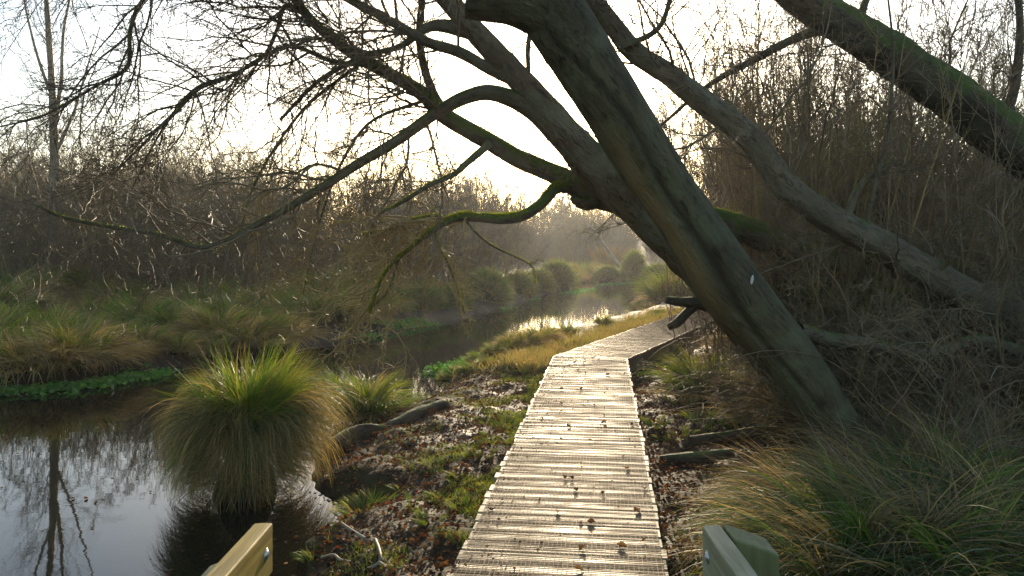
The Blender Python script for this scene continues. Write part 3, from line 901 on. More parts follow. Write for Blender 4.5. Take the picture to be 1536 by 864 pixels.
protos = {
    'carr': [shrub('willow_shrub', 100 + k, 6.0, 9, 2.5, .45, ('twig_grey', 'twig_gold', 'twig', 'twig_red')[k], 13, 9, 4, fat=1.8) for k in range(4)],
    'pole': [shrub('bare_tree', 120 + k, 9.0, 2, 1.0, .15, ('twig_grey', 'birch')[k], 34, 8, 4, .075, .06, .05, None, (.4, .9), .32, 1.8) for k in range(2)],
    'whip': [shrub('whip_shrub', 140 + k, 5.5, 11, 2.2, .22, ('twig_gold', 'twig_red', 'twig_grey')[k], 9, 5, 3, .017, .05, .05, None, (.25, .7), .3) for k in range(3)],
    'tangle': [shrub('tangled_shrub', 160 + k, 3.6, 14, 3.0, 1.1, ('twig_grey', 'twig')[k], 10, 7, 3, .018, .17, -.01, None, (.4, 1.2), .45) for k in range(2)],
    'far': [shrub('far_tree', 180 + k, 8.0, 5, 2.5, .4, ('twig_grey', 'twig_gold')[k], 16, 9, 4, .10, .09, .05, fat=4.5) for k in range(2)],
}
used = set()
PLACED = []


def place(kind, idx, x, y, s, label, category, group, sz=None, dz=0.0, tilt=0.0):
    src = protos[kind][idx % len(protos[kind])]
    key = (kind, idx % len(protos[kind]))
    o = src if key not in used else copy_tree(src)
    used.add(key)
    PLACED.append(o)
    o.location = (x, y, hz(x, y) - .02 + dz)
    o.rotation_euler = (gw.normal(0, tilt) if tilt else 0, gw.normal(0, tilt) if tilt else 0, gw.random() * 6.28)
    o.scale = (s, s, (sz or s))
    tag(o, label, category, group)
    return o


gw = np.random.default_rng(77)
TW = ('grey', 'yellowish', 'dark', 'reddish')
# wood on the far (left) bank: three ranks
for k in range(150):
    y = gw.uniform(23, 58)
    px = gw.uniform(-40, 790) if k % 3 else gw.uniform(-40, 430)
    x = (px - HX) / F * y
    if float(np.interp(y, YL, XL)) - x < 2.2: continue
    s = gw.uniform(.85, 1.25) * (y / 36) ** .45
    i_ = int(gw.integers(4))
    place('carr', i_, x, y, s, TW[i_] + ' twigged bushy willow shrub in the thicket on the far bank', 'shrub', TW[i_] + ' shrubs of the far bank thicket')
for k in range(30):
    y = gw.uniform(27, 62); px = gw.uniform(-160, 760); x = (px - HX) / F * y
    if float(np.interp(y, YL, XL)) - x < 2.5: continue
    place('pole', k, x, y, gw.uniform(.7, .95), 'thin straight bare tree rising out of the far bank thicket', 'tree', 'thin trees in the far bank thicket')
for px, y, s in ((738, 40, 1.0),):
    x = (px - HX) / F * y
    o = place('far', 0, x, y, .85, 'dark thick stemmed bare tree behind the row of green tussocks', 'tree', None)
# distant wood closing the channel
for k in range(80):
    y = gw.uniform(76, 125); px = gw.uniform(640, 1130); x = (px - HX) / F * y
    place('far', int(gw.integers(2)), x, y, gw.uniform(.85, 1.25) * (y / 95), 'hazy bare tree in the wood beyond the end of the channel', 'tree', 'hazy trees beyond the channel')
for k in range(80):
    y = gw.uniform(71, 90); px = gw.uniform(690, 1120); x = (px - HX) / F * y
    i_ = int(gw.integers(4))
    place('carr', i_, x, y, gw.uniform(.6, .95), TW[i_] + ' twigged shrub in the hazy scrub closing the channel', 'shrub', TW[i_] + ' shrubs closing the channel')
# wood behind the boardwalk on the right
for k in range(62):
    y = gw.uniform(13.5, 46); px = gw.uniform(985, 1640); x = (px - HX) / F * y
    if x < .476 * (min(y, 25) - 12) + 3.0 or x < float(np.interp(y, YR, XR)) + 1.2: continue
    i_ = int(gw.integers(4))
    place('carr', i_, x, y, gw.uniform(.8, 1.2), TW[i_] + ' twigged bare shrub in the thicket landward of the boardwalk', 'shrub', TW[i_] + ' shrubs of the landward thicket')
for k in range(34):
    y = gw.uniform(13, 38); px = gw.uniform(1000, 1600); x = (px - HX) / F * y
    if x < .476 * (min(y, 25) - 12) + 2.6 or x < float(np.interp(y, YR, XR)) + 1: continue
    place('pole', k, x, y, gw.uniform(.75, 1.1), 'tall thin bare tree among the landward thicket', 'tree', 'tall trees of the landward thicket')
for k in range(34):
    y = gw.uniform(8.6, 12.5); px = gw.uniform(1130, 1640) if k < 22 else gw.uniform(1085, 1240); x = (px - HX) / F * y
    if px < 1100: y = min(y, 10.0); x = (px - HX) / F * y
    if x < .122 * (y - 12.08) + 2.6: continue
    i_ = int(gw.integers(3)); w_ = ('yellowish', 'reddish', 'grey')[i_]
    place('whip', i_, x, y, gw.uniform(.8, 1.15), 'cluster of thin upright ' + w_ + ' shoots growing round the leaning trunks', 'shrub', 'thin ' + w_ + ' shoots round the leaning trunks')
for k in range(34):
    y = gw.uniform(7.4, 12); px = gw.uniform(1300, 1680); x = (px - HX) / F * y
    if y < 7.4 and px < 1380: continue
    i_ = k % 2; w_ = ('greyish', 'dark')[i_]
    place('tangle', i_, x, y, gw.uniform(.45, .9), 'low tangle of bare ' + w_ + ' twiggy stems among the mossy logs', 'shrub', 'low ' + w_ + ' tangles among the mossy logs')

for k in range(16):
    y = gw.uniform(25, 36); px = gw.uniform(1005, 1130); x = max((px - HX) / F * y, float(np.interp(y, YR, XR)) + 1.0)
    place('pole', k, x, y, gw.uniform(.9, 1.25), 'tall thin bare tree by the water past the end of the boardwalk', 'tree', 'tall trees past the end of the boardwalk')


def bramble(x, y, seed, n, L, label, group):
    g = np.random.default_rng(seed)
    z = hz(x, y)
    p0 = np.stack([x + g.normal(0, .18, n), y + g.normal(0, .18, n), np.full(n, z - .03)], -1)
    az = g.random(n) * 6.28; ln = g.uniform(.2, .9, n)
    d = np.stack([np.cos(az) * ln, np.sin(az) * ln, np.ones(n)], -1)
    Ls = g.uniform(.6, 1.0, n) * L
    p = grow(p0, d, Ls, 16, .11, (0, 0, -.09), g); q = taper(g.uniform(.004, .008, n), 16, .35)
    s_, d_, pr, tt = spawn(p, q, 6, .2, 1, .4, 1.1, g)
    p2 = grow(s_, d_, np.repeat(Ls, 6) * g.uniform(.1, .3, n * 6), 5, .2, (0, 0, -.03), g); q2 = taper(np.clip(pr * .6, .002, .004), 5, .5)
    r = empty('bramble', (x, y, z), label, 'bramble', group)
    v, f = tubes(p, q, 5); part('canes', r, v, f, M[('twig_red', 'birch', 'twig_grey')[seed % 3]])
    v, f = tubes(p2, q2, 3); part('side_shoots', r, v, f, M[('twig_red', 'birch', 'twig_grey')[seed % 3]], kind='stuff')


for k in range(26):
    y = gw.uniform(6.0, 9.5); px = gw.uniform(1360, 1640) if k % 4 else gw.uniform(1120, 1230); x = (px - HX) / F * y
    if px < 1300: y = gw.uniform(7.6, 9.2); x = (px - HX) / F * y
    w_ = ('reddish', 'pale brown', 'grey')[k % 3]
    bramble(x, y, k, 9, gw.uniform(1.4, 2.6), 'bramble of arching ' + w_ + ' canes in the tangle round the leaning trunks', w_ + ' bramble canes round the leaning trunks')

# ------------------------------------------------------------------ fallen logs, stump
def log(name, spec, mat, label, category, seed, moss=0, sides=14, rough=.1, zfix=None):
    c = P(*spec[0][:3])
    r = empty(name, c, label, category)
    build_limb(r, 'log_body', spec, M[mat], seed, sides, rough, moss, step=.05, ws=.95)
    return r


log('fallen_log', [(1165, 436, 9.6, 40), (1240, 440, 9.5, 42), (1320, 447, 9.4, 40), (1370, 452, 9.3, 34)], 'bark_moss', 'mossy log lying behind the grey stem close to the stump', 'log', 20.1, 3000)
log('fallen_log', [(1060, 392, 11.2, 44), (1150, 420, 11.0, 44), (1260, 452, 10.8, 40)], 'bark_moss', 'mossy log slanting down behind the thick leaning trunk', 'log', 21.1, 2500)
log('fallen_log', [(1380, 400, 10.2, 46), (1460, 420, 10.0, 46), (1560, 440, 9.9, 44), (1660, 470, 9.8, 40)], 'bark_moss', 'bright mossy log lying beyond the foot of the grey stem', 'log', 22.1, 4000)
log('fallen_log', [(1440, 375, 11.5, 40), (1520, 390, 11.3, 40), (1620, 420, 11.2, 36)], 'bark_moss', 'smaller mossy log lying higher up behind the bright mossy one', 'log', 23.1, 2500)
log('broken_stump', [(1345, 470, 10.4, 80), (1325, 400, 10.3, 62), (1310, 340, 10.3, 56), (1300, 292, 10.2, 50), (1296, 280, 10.2, 34)], 'bark_log', 'dark broken stump standing behind the bent grey stem', 'stump', 24.1, 500, 18, .2)
# log on the mud, two lengths
rl = log('mud_log', [(478, 688, 7.6, 30), (500, 672, 7.75, 30), (525, 656, 8.0, 31), (550, 648, 8.2, 30), (578, 650, 8.3, 26)], 'bark_log', 'dark bent log lying from the big tussock onto the mud', 'log', 25.1, 60, 16, .25)
log('mud_log', [(565, 652, 8.3, 24), (595, 640, 8.5, 28), (620, 627, 8.7, 25), (645, 616, 8.9, 23), (668, 606, 9.1, 20)], 'bark_log', 'short brown sunlit log on the leafy mud bank', 'log', 26.1, 60, 16, .28)
log('rotten_branch', [(1035, 662, 7.2, 16), (1090, 656, 7.3, 18), (1140, 645, 7.4, 16), (1190, 628, 7.5, 12), (1215, 622, 7.5, 8)], 'bark_log', 'rotten branch lying in the grass below the thick trunk', 'branch', 27.1, 60, 10, .15)
log('rotten_branch', [(990, 690, 7.0, 16), (1030, 688, 6.95, 22), (1070, 684, 6.9, 20), (1100, 680, 6.9, 14)], 'bark_log', 'short black rotten branch at the edge of the leaf litter', 'branch', 28.1, 0, 10, .15)
log('far_fallen_trunk', [(885, 402, 62, 5), (920, 404, 62, 7), (960, 407, 62, 7), (1010, 410, 62, 6)], 'bark_grey', 'pale fallen trunk lying across the end of the channel', 'log', 29.1, 0, 10, .08)
log('leaning_pole', [(932, 402, 66, 5), (915, 380, 66, 5), (895, 350, 66, 4), (880, 335, 66, 2)], 'birch', 'pale leaning dead stem beside the orange reeds', 'dead stem', 30.1, 0, 8, .05)
log('marker_post', [(858, 432, 46, 5), (857, 422, 46, 5), (857, 412, 46, 5)], 'bark_log', 'short dark post standing at the edge of the green tussocks', 'post', 31.1, 0, 8, .05)
def stick(spec_list, label, seed, mat='twig_gold'):
    chs = []
    for sp in spec_list:
        pts = []
        for px, py, w in sp:
            p = on(px, py, -.2); z = hz(p[0], p[1]) + .012 + w / 2 / F * p[1]
            p = on(px, py, z); pts.append([*p, w / 2 / F * p[1]])
        c = crm(pts, 14); chs.append(tubes(c[None, :, :3], np.maximum(c[None, :, 3], .002), 7))
    v, f = cat(chs)
    r = empty('fallen_stick', v.mean(0), label, 'stick')
    part('stick_body', r, v, f, M[mat])


stick([[(563, 810, 6), (570, 830, 6), (568, 845, 6), (545, 857, 5)], [(568, 843, 5), (580, 850, 4)]], 'pale forked stick lying on the dark mud', 1, 'birch')
stick([[(482, 836, 4), (500, 832, 4), (512, 840, 4), (540, 845, 3)]], 'thin curved twig lying on the mud next to the pool', 2, 'birch')
stick([[(512, 785, 5), (530, 797, 5), (555, 812, 5)]], 'straight twig lying on the top of the mud bank', 3, 'birch')


# ------------------------------------------------------------------ grasses
def blades(base, az, th0, bend, L, w, k, c0, c1, g, thmax=2.9):
    n = len(base)
    u = (np.arange(k) + .5) / k
    th = np.clip(th0[:, None] + bend[:, None] * u[None] ** 1.3, -.2, thmax)
    azj = az[:, None] + g.normal(0, .12, (n, 1)) * u[None] * 3
    d = np.stack([np.sin(th) * np.cos(azj), np.sin(th) * np.sin(azj), np.cos(th)], -1)
    p = np.concatenate([base[:, None], base[:, None] + np.cumsum(d, 1) * (L / k)[:, None, None]], 1)
    dd = np.concatenate([d[:, :1], d], 1)
    sh = np.stack([-np.sin(az), np.cos(az), np.zeros(n)], -1)[:, None]
    ro = g.uniform(-1.2, 1.2, n)[:, None, None]
    side = sh * np.cos(ro) + np.cross(dd, np.broadcast_to(sh, dd.shape)) * np.sin(ro)
    prof = np.minimum(1, (1 - np.linspace(0, 1, k + 1)) * 1.9 + .06)
    hw = (w / 2)[:, None, None] * prof[None, :, None]
    v = np.stack([p - side * hw, p + side * hw], 2)
    uu = np.linspace(0, 1, k + 1)[None, :, None]
    col = c0[:, None] * (1 - uu) + c1[:, None] * uu
    col = np.repeat(col[:, :, None], 2, 2).reshape(-1, 3)
    i = np.arange(n)[:, None] * (k + 1) * 2; j = np.arange(k)[None] * 2
    f = np.stack([i + j, i + j + 1, i + j + 3, i + j + 2], -1).reshape(-1, 4)
    return v.reshape(-1, 3), f, col


GREEN = np.array([.10, .165, .022]); DGREEN = np.array([.035, .075, .018]); YGREEN = np.array([.23, .25, .03]); STRAW = np.array([.42, .29, .10]); RUST = np.array([.28, .145, .045]); DEAD = np.array([.22, .155, .065]); GREY = np.array([.24, .195, .115]); BROWN = np.array([.13, .085, .045])


def cmix(n, g, pal, wts):
    i = g.choice(len(pal), n, p=np.array(wts) / sum(wts))
    return np.array(pal)[i] * g.uniform(.65, 1.3, (n, 1))


def lock(n, nc, ci, g, pal, wts):
    p_ = np.array(wts) / sum(wts)
    a = g.choice(len(pal), nc, p=p_)[ci]; b_ = g.choice(len(pal), n, p=p_)
    return np.array(pal)[np.where(g.random(n) < .6, a, b_)] * g.uniform(.7, 1.25, (n, 1))


def tussock_data(seed, R0, H, n, style, z0=.0, k=6):
    """local-space verts, faces, cols of a tussock at origin"""
    g = np.random.default_rng(seed)
    out = []

    def add(n, r, z, th, bend, L, w, pal0, pal1, w0, w1):
        nc = max(6, n // 16)                                   # blades hang together in locks
        ci = g.integers(0, nc, n)
        caz = g.random(nc) * 2 * np.pi; crr = np.sqrt(g.random(nc)) * r
        az = caz[ci] + g.normal(0, .09 if style == 'skirt' else .16, n); rr = np.clip(crr[ci] + g.normal(0, .05 * r, n), 0, r * 1.1)
        a2 = az + g.normal(0, .35, nc)[ci] + g.normal(0, .12, n)
        b = np.stack([rr * np.cos(az), rr * np.sin(az), np.where(z > .25 * H, z, z * (1 - .9 * (rr / r) ** 2)) + g.random(n) * .06 * H], -1)
        tn = (rr / r) * th[1] + g.random(nc)[ci] * th[0] * .7 + g.random(n) * th[0] * .3
        bd = bend[0] + (bend[1] - bend[0]) * np.clip(g.random(nc)[ci] * .75 + g.random(n) * .25 + g.normal(0, .08, n), 0, 1.1)
        Ln = L[0] + (L[1] - L[0]) * (g.random(nc)[ci] * .6 + g.random(n) * .4)
        if style == 'skirt': Ln = Ln * (1 + .16 * np.sin(a2 + 2.2) + .10 * np.sin(3 * a2 + .7)); bd = bd + .35 * np.sin(2 * a2 + 1)
        br = g.uniform(.7, 1.3, (nc, 1))[ci]
        out.append(blades(b, a2, tn, bd, Ln * H, g.uniform(*w, n), k, lock(n, nc, ci, g, pal0, w0) * br, lock(n, nc, ci, g, pal1, w1) * br, g))

    if style == 'skirt':      # big pedestal tussock with long hanging skirt and upright green top
        add(int(n * .30), R0 * .8, z0 + .45 * H, (.3, .55), (.2, 1.2), (.30, .66), (.004, .009), [DGREEN, GREEN, YGREEN], [GREEN, YGREEN, STRAW], (2, 3, 1), (3, 3, .5))
        add(int(n * .45), R0, z0 + .46 * H, (.35, .75), (1.5, 2.9), (.42, .85), (.0035, .0075), [DEAD, DGREEN, STRAW], [DEAD, STRAW, DGREEN], (2, 3, 1), (3, 2, 2))
        for zz_, nn_ in ((.34, .16), (.24, .14), (.14, .10)):
            az = g.random(int(n * nn_)) * 2 * np.pi; m_ = len(az); rr = R0 * g.uniform(.85, 1.15, m_)
            b = np.stack([rr * np.cos(az), rr * np.sin(az), zz_ * H + g.normal(0, .04, m_) * H], -1)
            out.append(blades(b, az + g.normal(0, .25, m_), g.uniform(.9, 1.7, m_), g.uniform(.9, 1.6, m_), g.uniform(.22, .30, m_) * H + zz_ * .55 * H, g.uniform(.003, .006, m_), k, cmix(m_, g, [DEAD, DGREEN, STRAW], (3, 2, 1)), cmix(m_, g, [DEAD, STRAW, DGREEN], (3, 2, 2)), g))
        az = g.random(260) * 2 * np.pi
        b = np.stack([.25 * np.cos(az) * g.random(260), .25 * np.sin(az) * g.random(260), np.full(260, .5 * H)], -1)
        out.append(blades(b, az, g.uniform(.1, 1.0, 260), g.uniform(.1, .9, 260), g.uniform(.45, .75, 260) * H, g.uniform(.005, .009, 260), k, cmix(260, g, [GREEN, YGREEN], (2, 1)), cmix(260, g, [YGREEN, STRAW, GREEN], (3, 1, 2)), g))
        add(int(n * .25), R0 * 1.1, z0 + .40 * H, (.3, 1.3), (1.5, 2.6), (.36, .75), (.0035, .0075), [STRAW, DEAD, GREEN], [STRAW, DEAD, GREEN], (2, 3, 2), (3, 3, 2))
    elif style == 'green':
        add(int(n * .6), R0, z0, (.25, .7), (.5, 1.6), (.6, 1.1), (.007, .013), [DGREEN, GREEN, DEAD], [GREEN, YGREEN, STRAW], (2, 2, 1), (3, 2, 1))
        add(int(n * .4), R0 * 1.1, z0, (.3, 1.1), (1.0, 2.0), (.5, .9), (.007, .012), [DEAD, DGREEN, STRAW], [STRAW, DEAD, GREEN], (2, 2, 1), (2, 2, 1))
    elif style == 'straw':
        add(int(n * .75), R0, z0, (.4, .8), (.5, 2.0), (.6, 1.15), (.007, .014), [DEAD, STRAW, DGREEN], [STRAW, DEAD, RUST], (3, 2, .7), (3, 2, 1))
        add(int(n * .25), R0 * .7, z0, (.2, .5), (.2, .9), (.6, 1.0), (.007, .012), [GREEN, DEAD], [YGREEN, GREEN], (2, 1), (2, 2))
    elif style == 'mix':
        add(int(n * .5), R0, z0, (.3, .7), (.8, 2.0), (.6, 1.2), (.007, .013), [DEAD, STRAW, DGREEN], [STRAW, DEAD, GREEN], (2, 1, 2), (2, 2, 1))
        add(int(n * .5), R0 * .9, z0, (.3, .7), (.6, 1.6), (.5, 1.1), (.007, .013), [DGREEN, GREEN], [GREEN, YGREEN], (2, 2), (2, 2))
    elif style == 'dome':
        az = g.random(n) * 2 * np.pi; ph = np.arccos(1 - g.random(n) * .98)
        lump = 1 + .12 * np.sin(3 * az + seed) + .08 * np.sin(7 * az + ph * 5)
        b = np.stack([R0 * lump * np.sin(ph) * np.cos(az), R0 * lump * np.sin(ph) * np.sin(az), z0 + (H * .75) * np.cos(ph) ** .8], -1)
        out.append(blades(b, az + g.normal(0, .3, n), ph * .85 + g.normal(0, .2, n), g.uniform(.4, 1.5, n), g.uniform(.25, .5, n) * H, g.uniform(.010, .018, n), k, cmix(n, g, [DGREEN, GREEN, DEAD], (3, 2, 1.5)), cmix(n, g, [DGREEN, GREEN, YGREEN, STRAW], (2, 3, 2, 1)), g))
    elif style == 'long':
        add(int(n * .55), R0, z0, (.45, .75), (.9, 2.4), (.6, 1.4), (.004, .009), [DEAD, BROWN, DGREEN, GREY], [STRAW, DEAD, GREY, DGREEN], (2, 2, 3, 2), (1, 2, 2, 1.5))
        add(int(n * .45), R0 * .9, z0, (.4, .6), (.7, 1.9), (.5, 1.1), (.004, .008), [DGREEN, GREEN, DEAD], [DGREEN, GREEN, STRAW], (3, 2, 1), (2, 2, 1))
    elif style == 'dry':
        add(n, R0, z0, (.7, .8), (.2, 2.4), (.5, 1.35), (.004, .009), [DEAD, GREY, BROWN, DGREEN], [STRAW, GREY, DEAD, BROWN], (2, 2, 3, 1), (.8, 2, 2, 3))
    elif style == 'reed':
        add(n, R0, z0, (.25, .3), (.0, .5), (.6, 1.1), (.006, .012), [RUST, STRAW], [RUST, STRAW], (3, 1), (3, 1))
    elif style == 'tuft':
        add(n, R0, z0, (.3, .6), (.3, 1.4), (.5, 1.1), (.003, .005), [DGREEN, GREEN, DEAD], [GREEN, YGREEN, STRAW], (1, 3, 1), (2, 3, 1))
    n0 = 0; V, Fc, Cc = [], [], []
    for v, f, c in out:
        V.append(v); Fc.append(f + n0); Cc.append(c); n0 += len(v)
    return np.concatenate(V), np.concatenate(Fc), np.concatenate(Cc)


def mound(r, h, seed, z0=-.3):
    """dark root mass under a tussock"""
    n, k = 14, 5
    v = []
    for j in range(k + 1):
        a = j / k; rr = r * (1 - a ** 2.5 * .8); z = z0 + (h - z0) * a
        for i in range(n):
            th = i / n * 2 * math.pi
            q = 1 + .2 * mnoise.noise(Vector((math.cos(th) * 1.5, math.sin(th) * 1.5, a * 3 + seed)))
            v.append((rr * q * math.cos(th), rr * q * math.sin(th), z))
    f = [[j * n + i, j * n + (i + 1) % n, (j + 1) * n + (i + 1) % n, (j + 1) * n + i] for j in range(k) for i in range(n)]
    return np.array(v), np.array(f)


TUS = {}


def tus_proto(key, seed, R0, H, n, style, z0=0.0, mh=None, mr=None, k=6):
    v, f, c = tussock_data(seed, R0, H, n, style, z0, k)
    TUS[key] = (mesh('grass_blades', v, f, M['blade'], False, c), mesh('root_mound', *mound(mr or R0 * 1.05, mh if mh is not None else z0 + .06 * H, seed), M['mud']))


def tussock(key, x, y, s, label, group=None, z=None, sz=None, rot=None, category='grass tussock', name='grass_tussock'):
    b, mo = TUS[key]
    z = hz(x, y) if z is None else z
    o = empty(name, (x, y, z), label, category, group)
    o.rotation_euler = (0, 0, gt.random() * 6.28 if rot is None else rot); o.scale = (s, s, sz or s)
    link('blades', b, o)['kind'] = 'stuff'; link('root_mound', mo, o)
    return o


gt = np.random.default_rng(99)
tus_proto('hero', 1, .34, 1.25, 7500, 'skirt', 0, .50, .34, 7)
tus_proto('green', 2, .28, .8, 1500, 'green', .1, .2)
tus_proto('green2', 3, .32, .9, 1500, 'green', .12, .22)
tus_proto('straw', 4, .42, .85, 1400, 'straw', .05, .15)
tus_proto('straw2', 5, .50, .8, 1400, 'straw', .02, .12)
tus_proto('mix', 6, .32, .9, 1500, 'mix', .08, .15)
tus_proto('mixn', 7, .24, 1.0, 1500, 'long', .05, .12, None, 9)
tus_proto('mixn2', 8, .28, .95, 1500, 'long', .05, .12, None, 9)
tus_proto('strawn', 9, .34, 1.0, 1100, 'dry', .0, .1, None, 8)
for q_ in range(3): tus_proto('tuft%d' % q_, 10 + 20 * q_, .13, (.15, .2, .17)[q_], (110, 150, 80)[q_], 'tuft', 0, .03, .08)
tus_proto('reed', 11, .6, 1.5, 700, 'reed', 0, .1)
tus_proto('ball', 12, .55, 1.05, 3000, 'dome', .05, .7, .52)

WZ = -.45
p = on(368, 738, WZ); tussock('hero', p[0], p[1], .86, 'big round sedge tussock with long hanging skirt standing in the dark pool', None, WZ - .02, 1.0, 2.0)
p = on(550, 628, WZ); tussock('green2', p[0], p[1], .85, 'medium green tussock at the water edge behind the dark bent log', None, WZ, .8)
p = on(505, 600, WZ); tussock('green', p[0], p[1], .6, 'small green tussock half hidden behind the big hanging one', None, WZ)
# far bank, near rank
for px, py, key, s, lab in ((40, 575, 'straw2', 1.25, None), (105, 570, 'straw', 1.2, None), (-20, 560, 'green2', 1.3, None), (30, 545, 'green', 1.35, None), (80, 548, 'green2', 1.15, None), (150, 560, 'straw2', .9, None),
                            (215, 545, 'straw', .75, None), (165, 545, 'mix', .9, None), (255, 520, 'green', 1.1, None), (215, 515, 'green2', 1.2, None), (290, 512, 'green', 1.1, None), (330, 528, 'straw', 1.15, None),
                            (375, 530, 'straw2', 1.2, None), (412, 525, 'straw', 1.05, None), (350, 505, 'green2', 1.2, None), (270, 545, 'straw', .6, None), (320, 542, 'straw', .6, None), (480, 498, 'mix', 1.3, None), (440, 500, 'green', 1.2, None), (520, 495, 'straw2', 1.2, None), (560, 488, 'mix', 1.2, None)):
    p = on(px, py, WZ)
    g_ = key.startswith('green')
    tussock(key, p[0], p[1], s, 'yellow green topped tussock on the far edge of the dark pool' if g_ else ('mixed green and straw tussock at the far edge of the pool' if key == 'mix' else 'straw brown sedge clump leaning over the far edge of the pool'), 'green tussocks on the pool far edge' if g_ else ('mixed tussocks on the pool far edge' if key == 'mix' else 'straw clumps on the pool far edge'))
# rank behind it
for k in range(40):
    y = gt.uniform(17, 34); px = gt.uniform(-30, 640); x = (px - HX) / F * y
    if float(np.interp(y, YL, XL)) - x < (.5 if px < 540 else 2.5): continue
    key = ('straw', 'straw', 'straw2', 'mix')[k % 4]
    tussock(key, x, y, gt.uniform(1.2, 1.9), ('tall green and straw' if key == 'mix' else 'tall dull straw') + ' sedge clump at the foot of the far bank thicket', ('green and straw' if key == 'mix' else 'straw') + ' sedge under the far bank thicket')
# round green tussocks along the channel, left side
for px, py, Y_, s in ((600, 480, 0, .85), (645, 476, 0, .9), (690, 470, 0, .85), (740, 459, 0, 1.2), (786, 447, 0, 1.0), (815, 441, 0, 1.0), (843, 434, 0, 1.3)):
    p = on(px, py, WZ)
    tussock('ball', p[0] - .25, p[1] + .3, s, 'round green tussock in the row along the sunny side of the channel', 'round tussocks along the channel', WZ)
for px, py, s in ((870, 420, 1.8), (885, 417, 1.6), (900, 418, 1.5), (858, 424, 1.3)):
    p = on(px, py, WZ); tussock('straw', p[0], p[1], s, 'yellowish low clump on the spit at the end of the channel', 'yellowish clumps on the spit', WZ)
p = on(952, 424, WZ); tussock('ball', p[0], p[1], 1.05, 'tall rounded tussock standing alone before the pale fallen trunk', None, WZ, 1.7)
p = on(912, 424, WZ); tussock('ball', p[0], p[1], 1.1, 'dark rounded tussock at the left end of the pale fallen trunk', None, WZ, .9)
p = on(988, 430, WZ); tussock('ball', p[0], p[1], 1.2, 'wide dark tussock at the trunk shaded end of the channel', None, WZ, 1.1)
p = on(935, 424, WZ); tussock('ball', p[0], p[1], .6, 'small low tussock between the two rounded ones', None, WZ, .5)
p = on(1000, 455, WZ); tussock('green2', p[0], p[1], 1.7, 'sloping green tussock on the boardwalk side of the channel', None, WZ)
p = on(1030, 445, WZ); tussock('ball', p[0], p[1], 1.3, 'shaded tussock behind the forked dead snag', None, WZ)
for px, s in ((905, 1.0), (922, 1.1), (938, .9)):
    x = (px - HX) / F * 68; tussock('reed', x, 68, s * 1.5, 'orange dead reed clump beyond the pale fallen trunk', 'orange reeds beyond the channel', None, None, None, 'reeds', 'reed_clump')
# grasses between boardwalk and water
for k in range(26):
    u = gt.random(); e = Lc + U2 * (u * 10 - .3) - P2 * gt.uniform(.25, 1.0)
    key = ('straw', 'mix', 'straw2')[k % 3]
    tussock(key, e[0], e[1], gt.uniform(.18, .36), 'low yellowish grass clump between the bend of the boardwalk and the water', 'grass clumps at the outer side of the bend')
for px, py, s, key in ((785, 532, .55, 'straw'), (810, 524, .55, 'straw2'), (850, 512, .42, 'green'), (765, 536, .45, 'straw'), (905, 497, .4, 'green'), (825, 516, .4, 'straw')):
    p = on(px, py, -.35); tussock(key, p[0], p[1], s, 'taller dry grass clump at the water edge before the bend', 'taller grass clumps before the bend')
for px, py, s in ((690, 556, .28), (715, 550, .32), (740, 545, .34), (670, 562, .25), (700, 566, .25), (728, 560, .25)):
    p = on(px, py, -.38); tussock('green', p[0], p[1], s, 'bright green grass clump on the spit of mud in the water', 'bright grass clumps on the mud spit')
for px, py, s in ((545, 745, 1.2), (560, 730, 1.1), (535, 735, 1.0), (548, 728, 1.2), (472, 800, .8), (620, 760, .7), (660, 745, .8), (690, 720, .9), (640, 790, .7), (700, 760, .8), (720, 690, .9), (735, 660, .8), (760, 640, .8), (650, 700, .6), (600, 720, .6), (680, 675, .6), (720, 730, .8), (612, 700, .5)):
    p = on(px, py, -.22); tussock('tuft%d' % (px % 3), p[0], p[1], s, 'small bright grass tuft on the leafy mud by the boardwalk', 'grass tufts on the mud by the boardwalk', None, None, None, 'grass tuft', 'grass_tuft')
# landward side
p = on(1050, 600, -.28); tussock('green2', p[0], p[1], .85, 'rounded olive tussock in the inner angle of the boardwalk bend', None)
p = on(1115, 590, -.2); tussock('strawn', p[0], p[1], .6, 'dry brown tussock behind the rounded olive one', None)
for px, py, s, key in ((1215, 800, .7, 'mixn'), (1180, 750, .5, 'mixn2'), (1255, 850, .8, 'mixn2'), (1290, 870, .95, 'mixn'), (1310, 800, .9, 'strawn'), (1380, 850, 1.05, 'mixn2'), (1420, 780, .95, 'mixn'), (1470, 860, 1.0, 'strawn'), (1520, 800, 1.0, 'mixn2'), (1225, 740, .55, 'mixn'), (1240, 760, .7, 'strawn'),
                       (1350, 740, .9, 'strawn'), (1430, 720, .95, 'strawn'), (1510, 730, 1.0, 'strawn'), (1330, 900, 1.0, 'mixn'), (1440, 930, 1.0, 'mixn2'), (1260, 930, .85, 'mixn'), (1540, 900, 1.1, 'mixn')):
    p = on(px, py, -.12); w_ = 'dry grey brown' if key == 'strawn' else 'drooping green and straw'
    tussock(key, p[0], p[1], s, w_ + ' sedge clump round the foot of the thick trunk', w_ + ' clumps round the foot of the thick trunk')
for k in range(38):
    y = gt.uniform(6.6, 14); px = gt.uniform(1090, 1640); x = (px - HX) / F * y
    if abs(px - 1240) < 45 and y < 7: continue
    if x < .122 * (y - 12.08) + 1.8 + 1.25: continue
    tussock(('strawn', 'strawn', 'mixn')[k % 3], x, y, gt.uniform(.55, 1.0), 'dry grass clump in the shaded tangle on the landward side', 'dry grass clumps in the landward tangle')
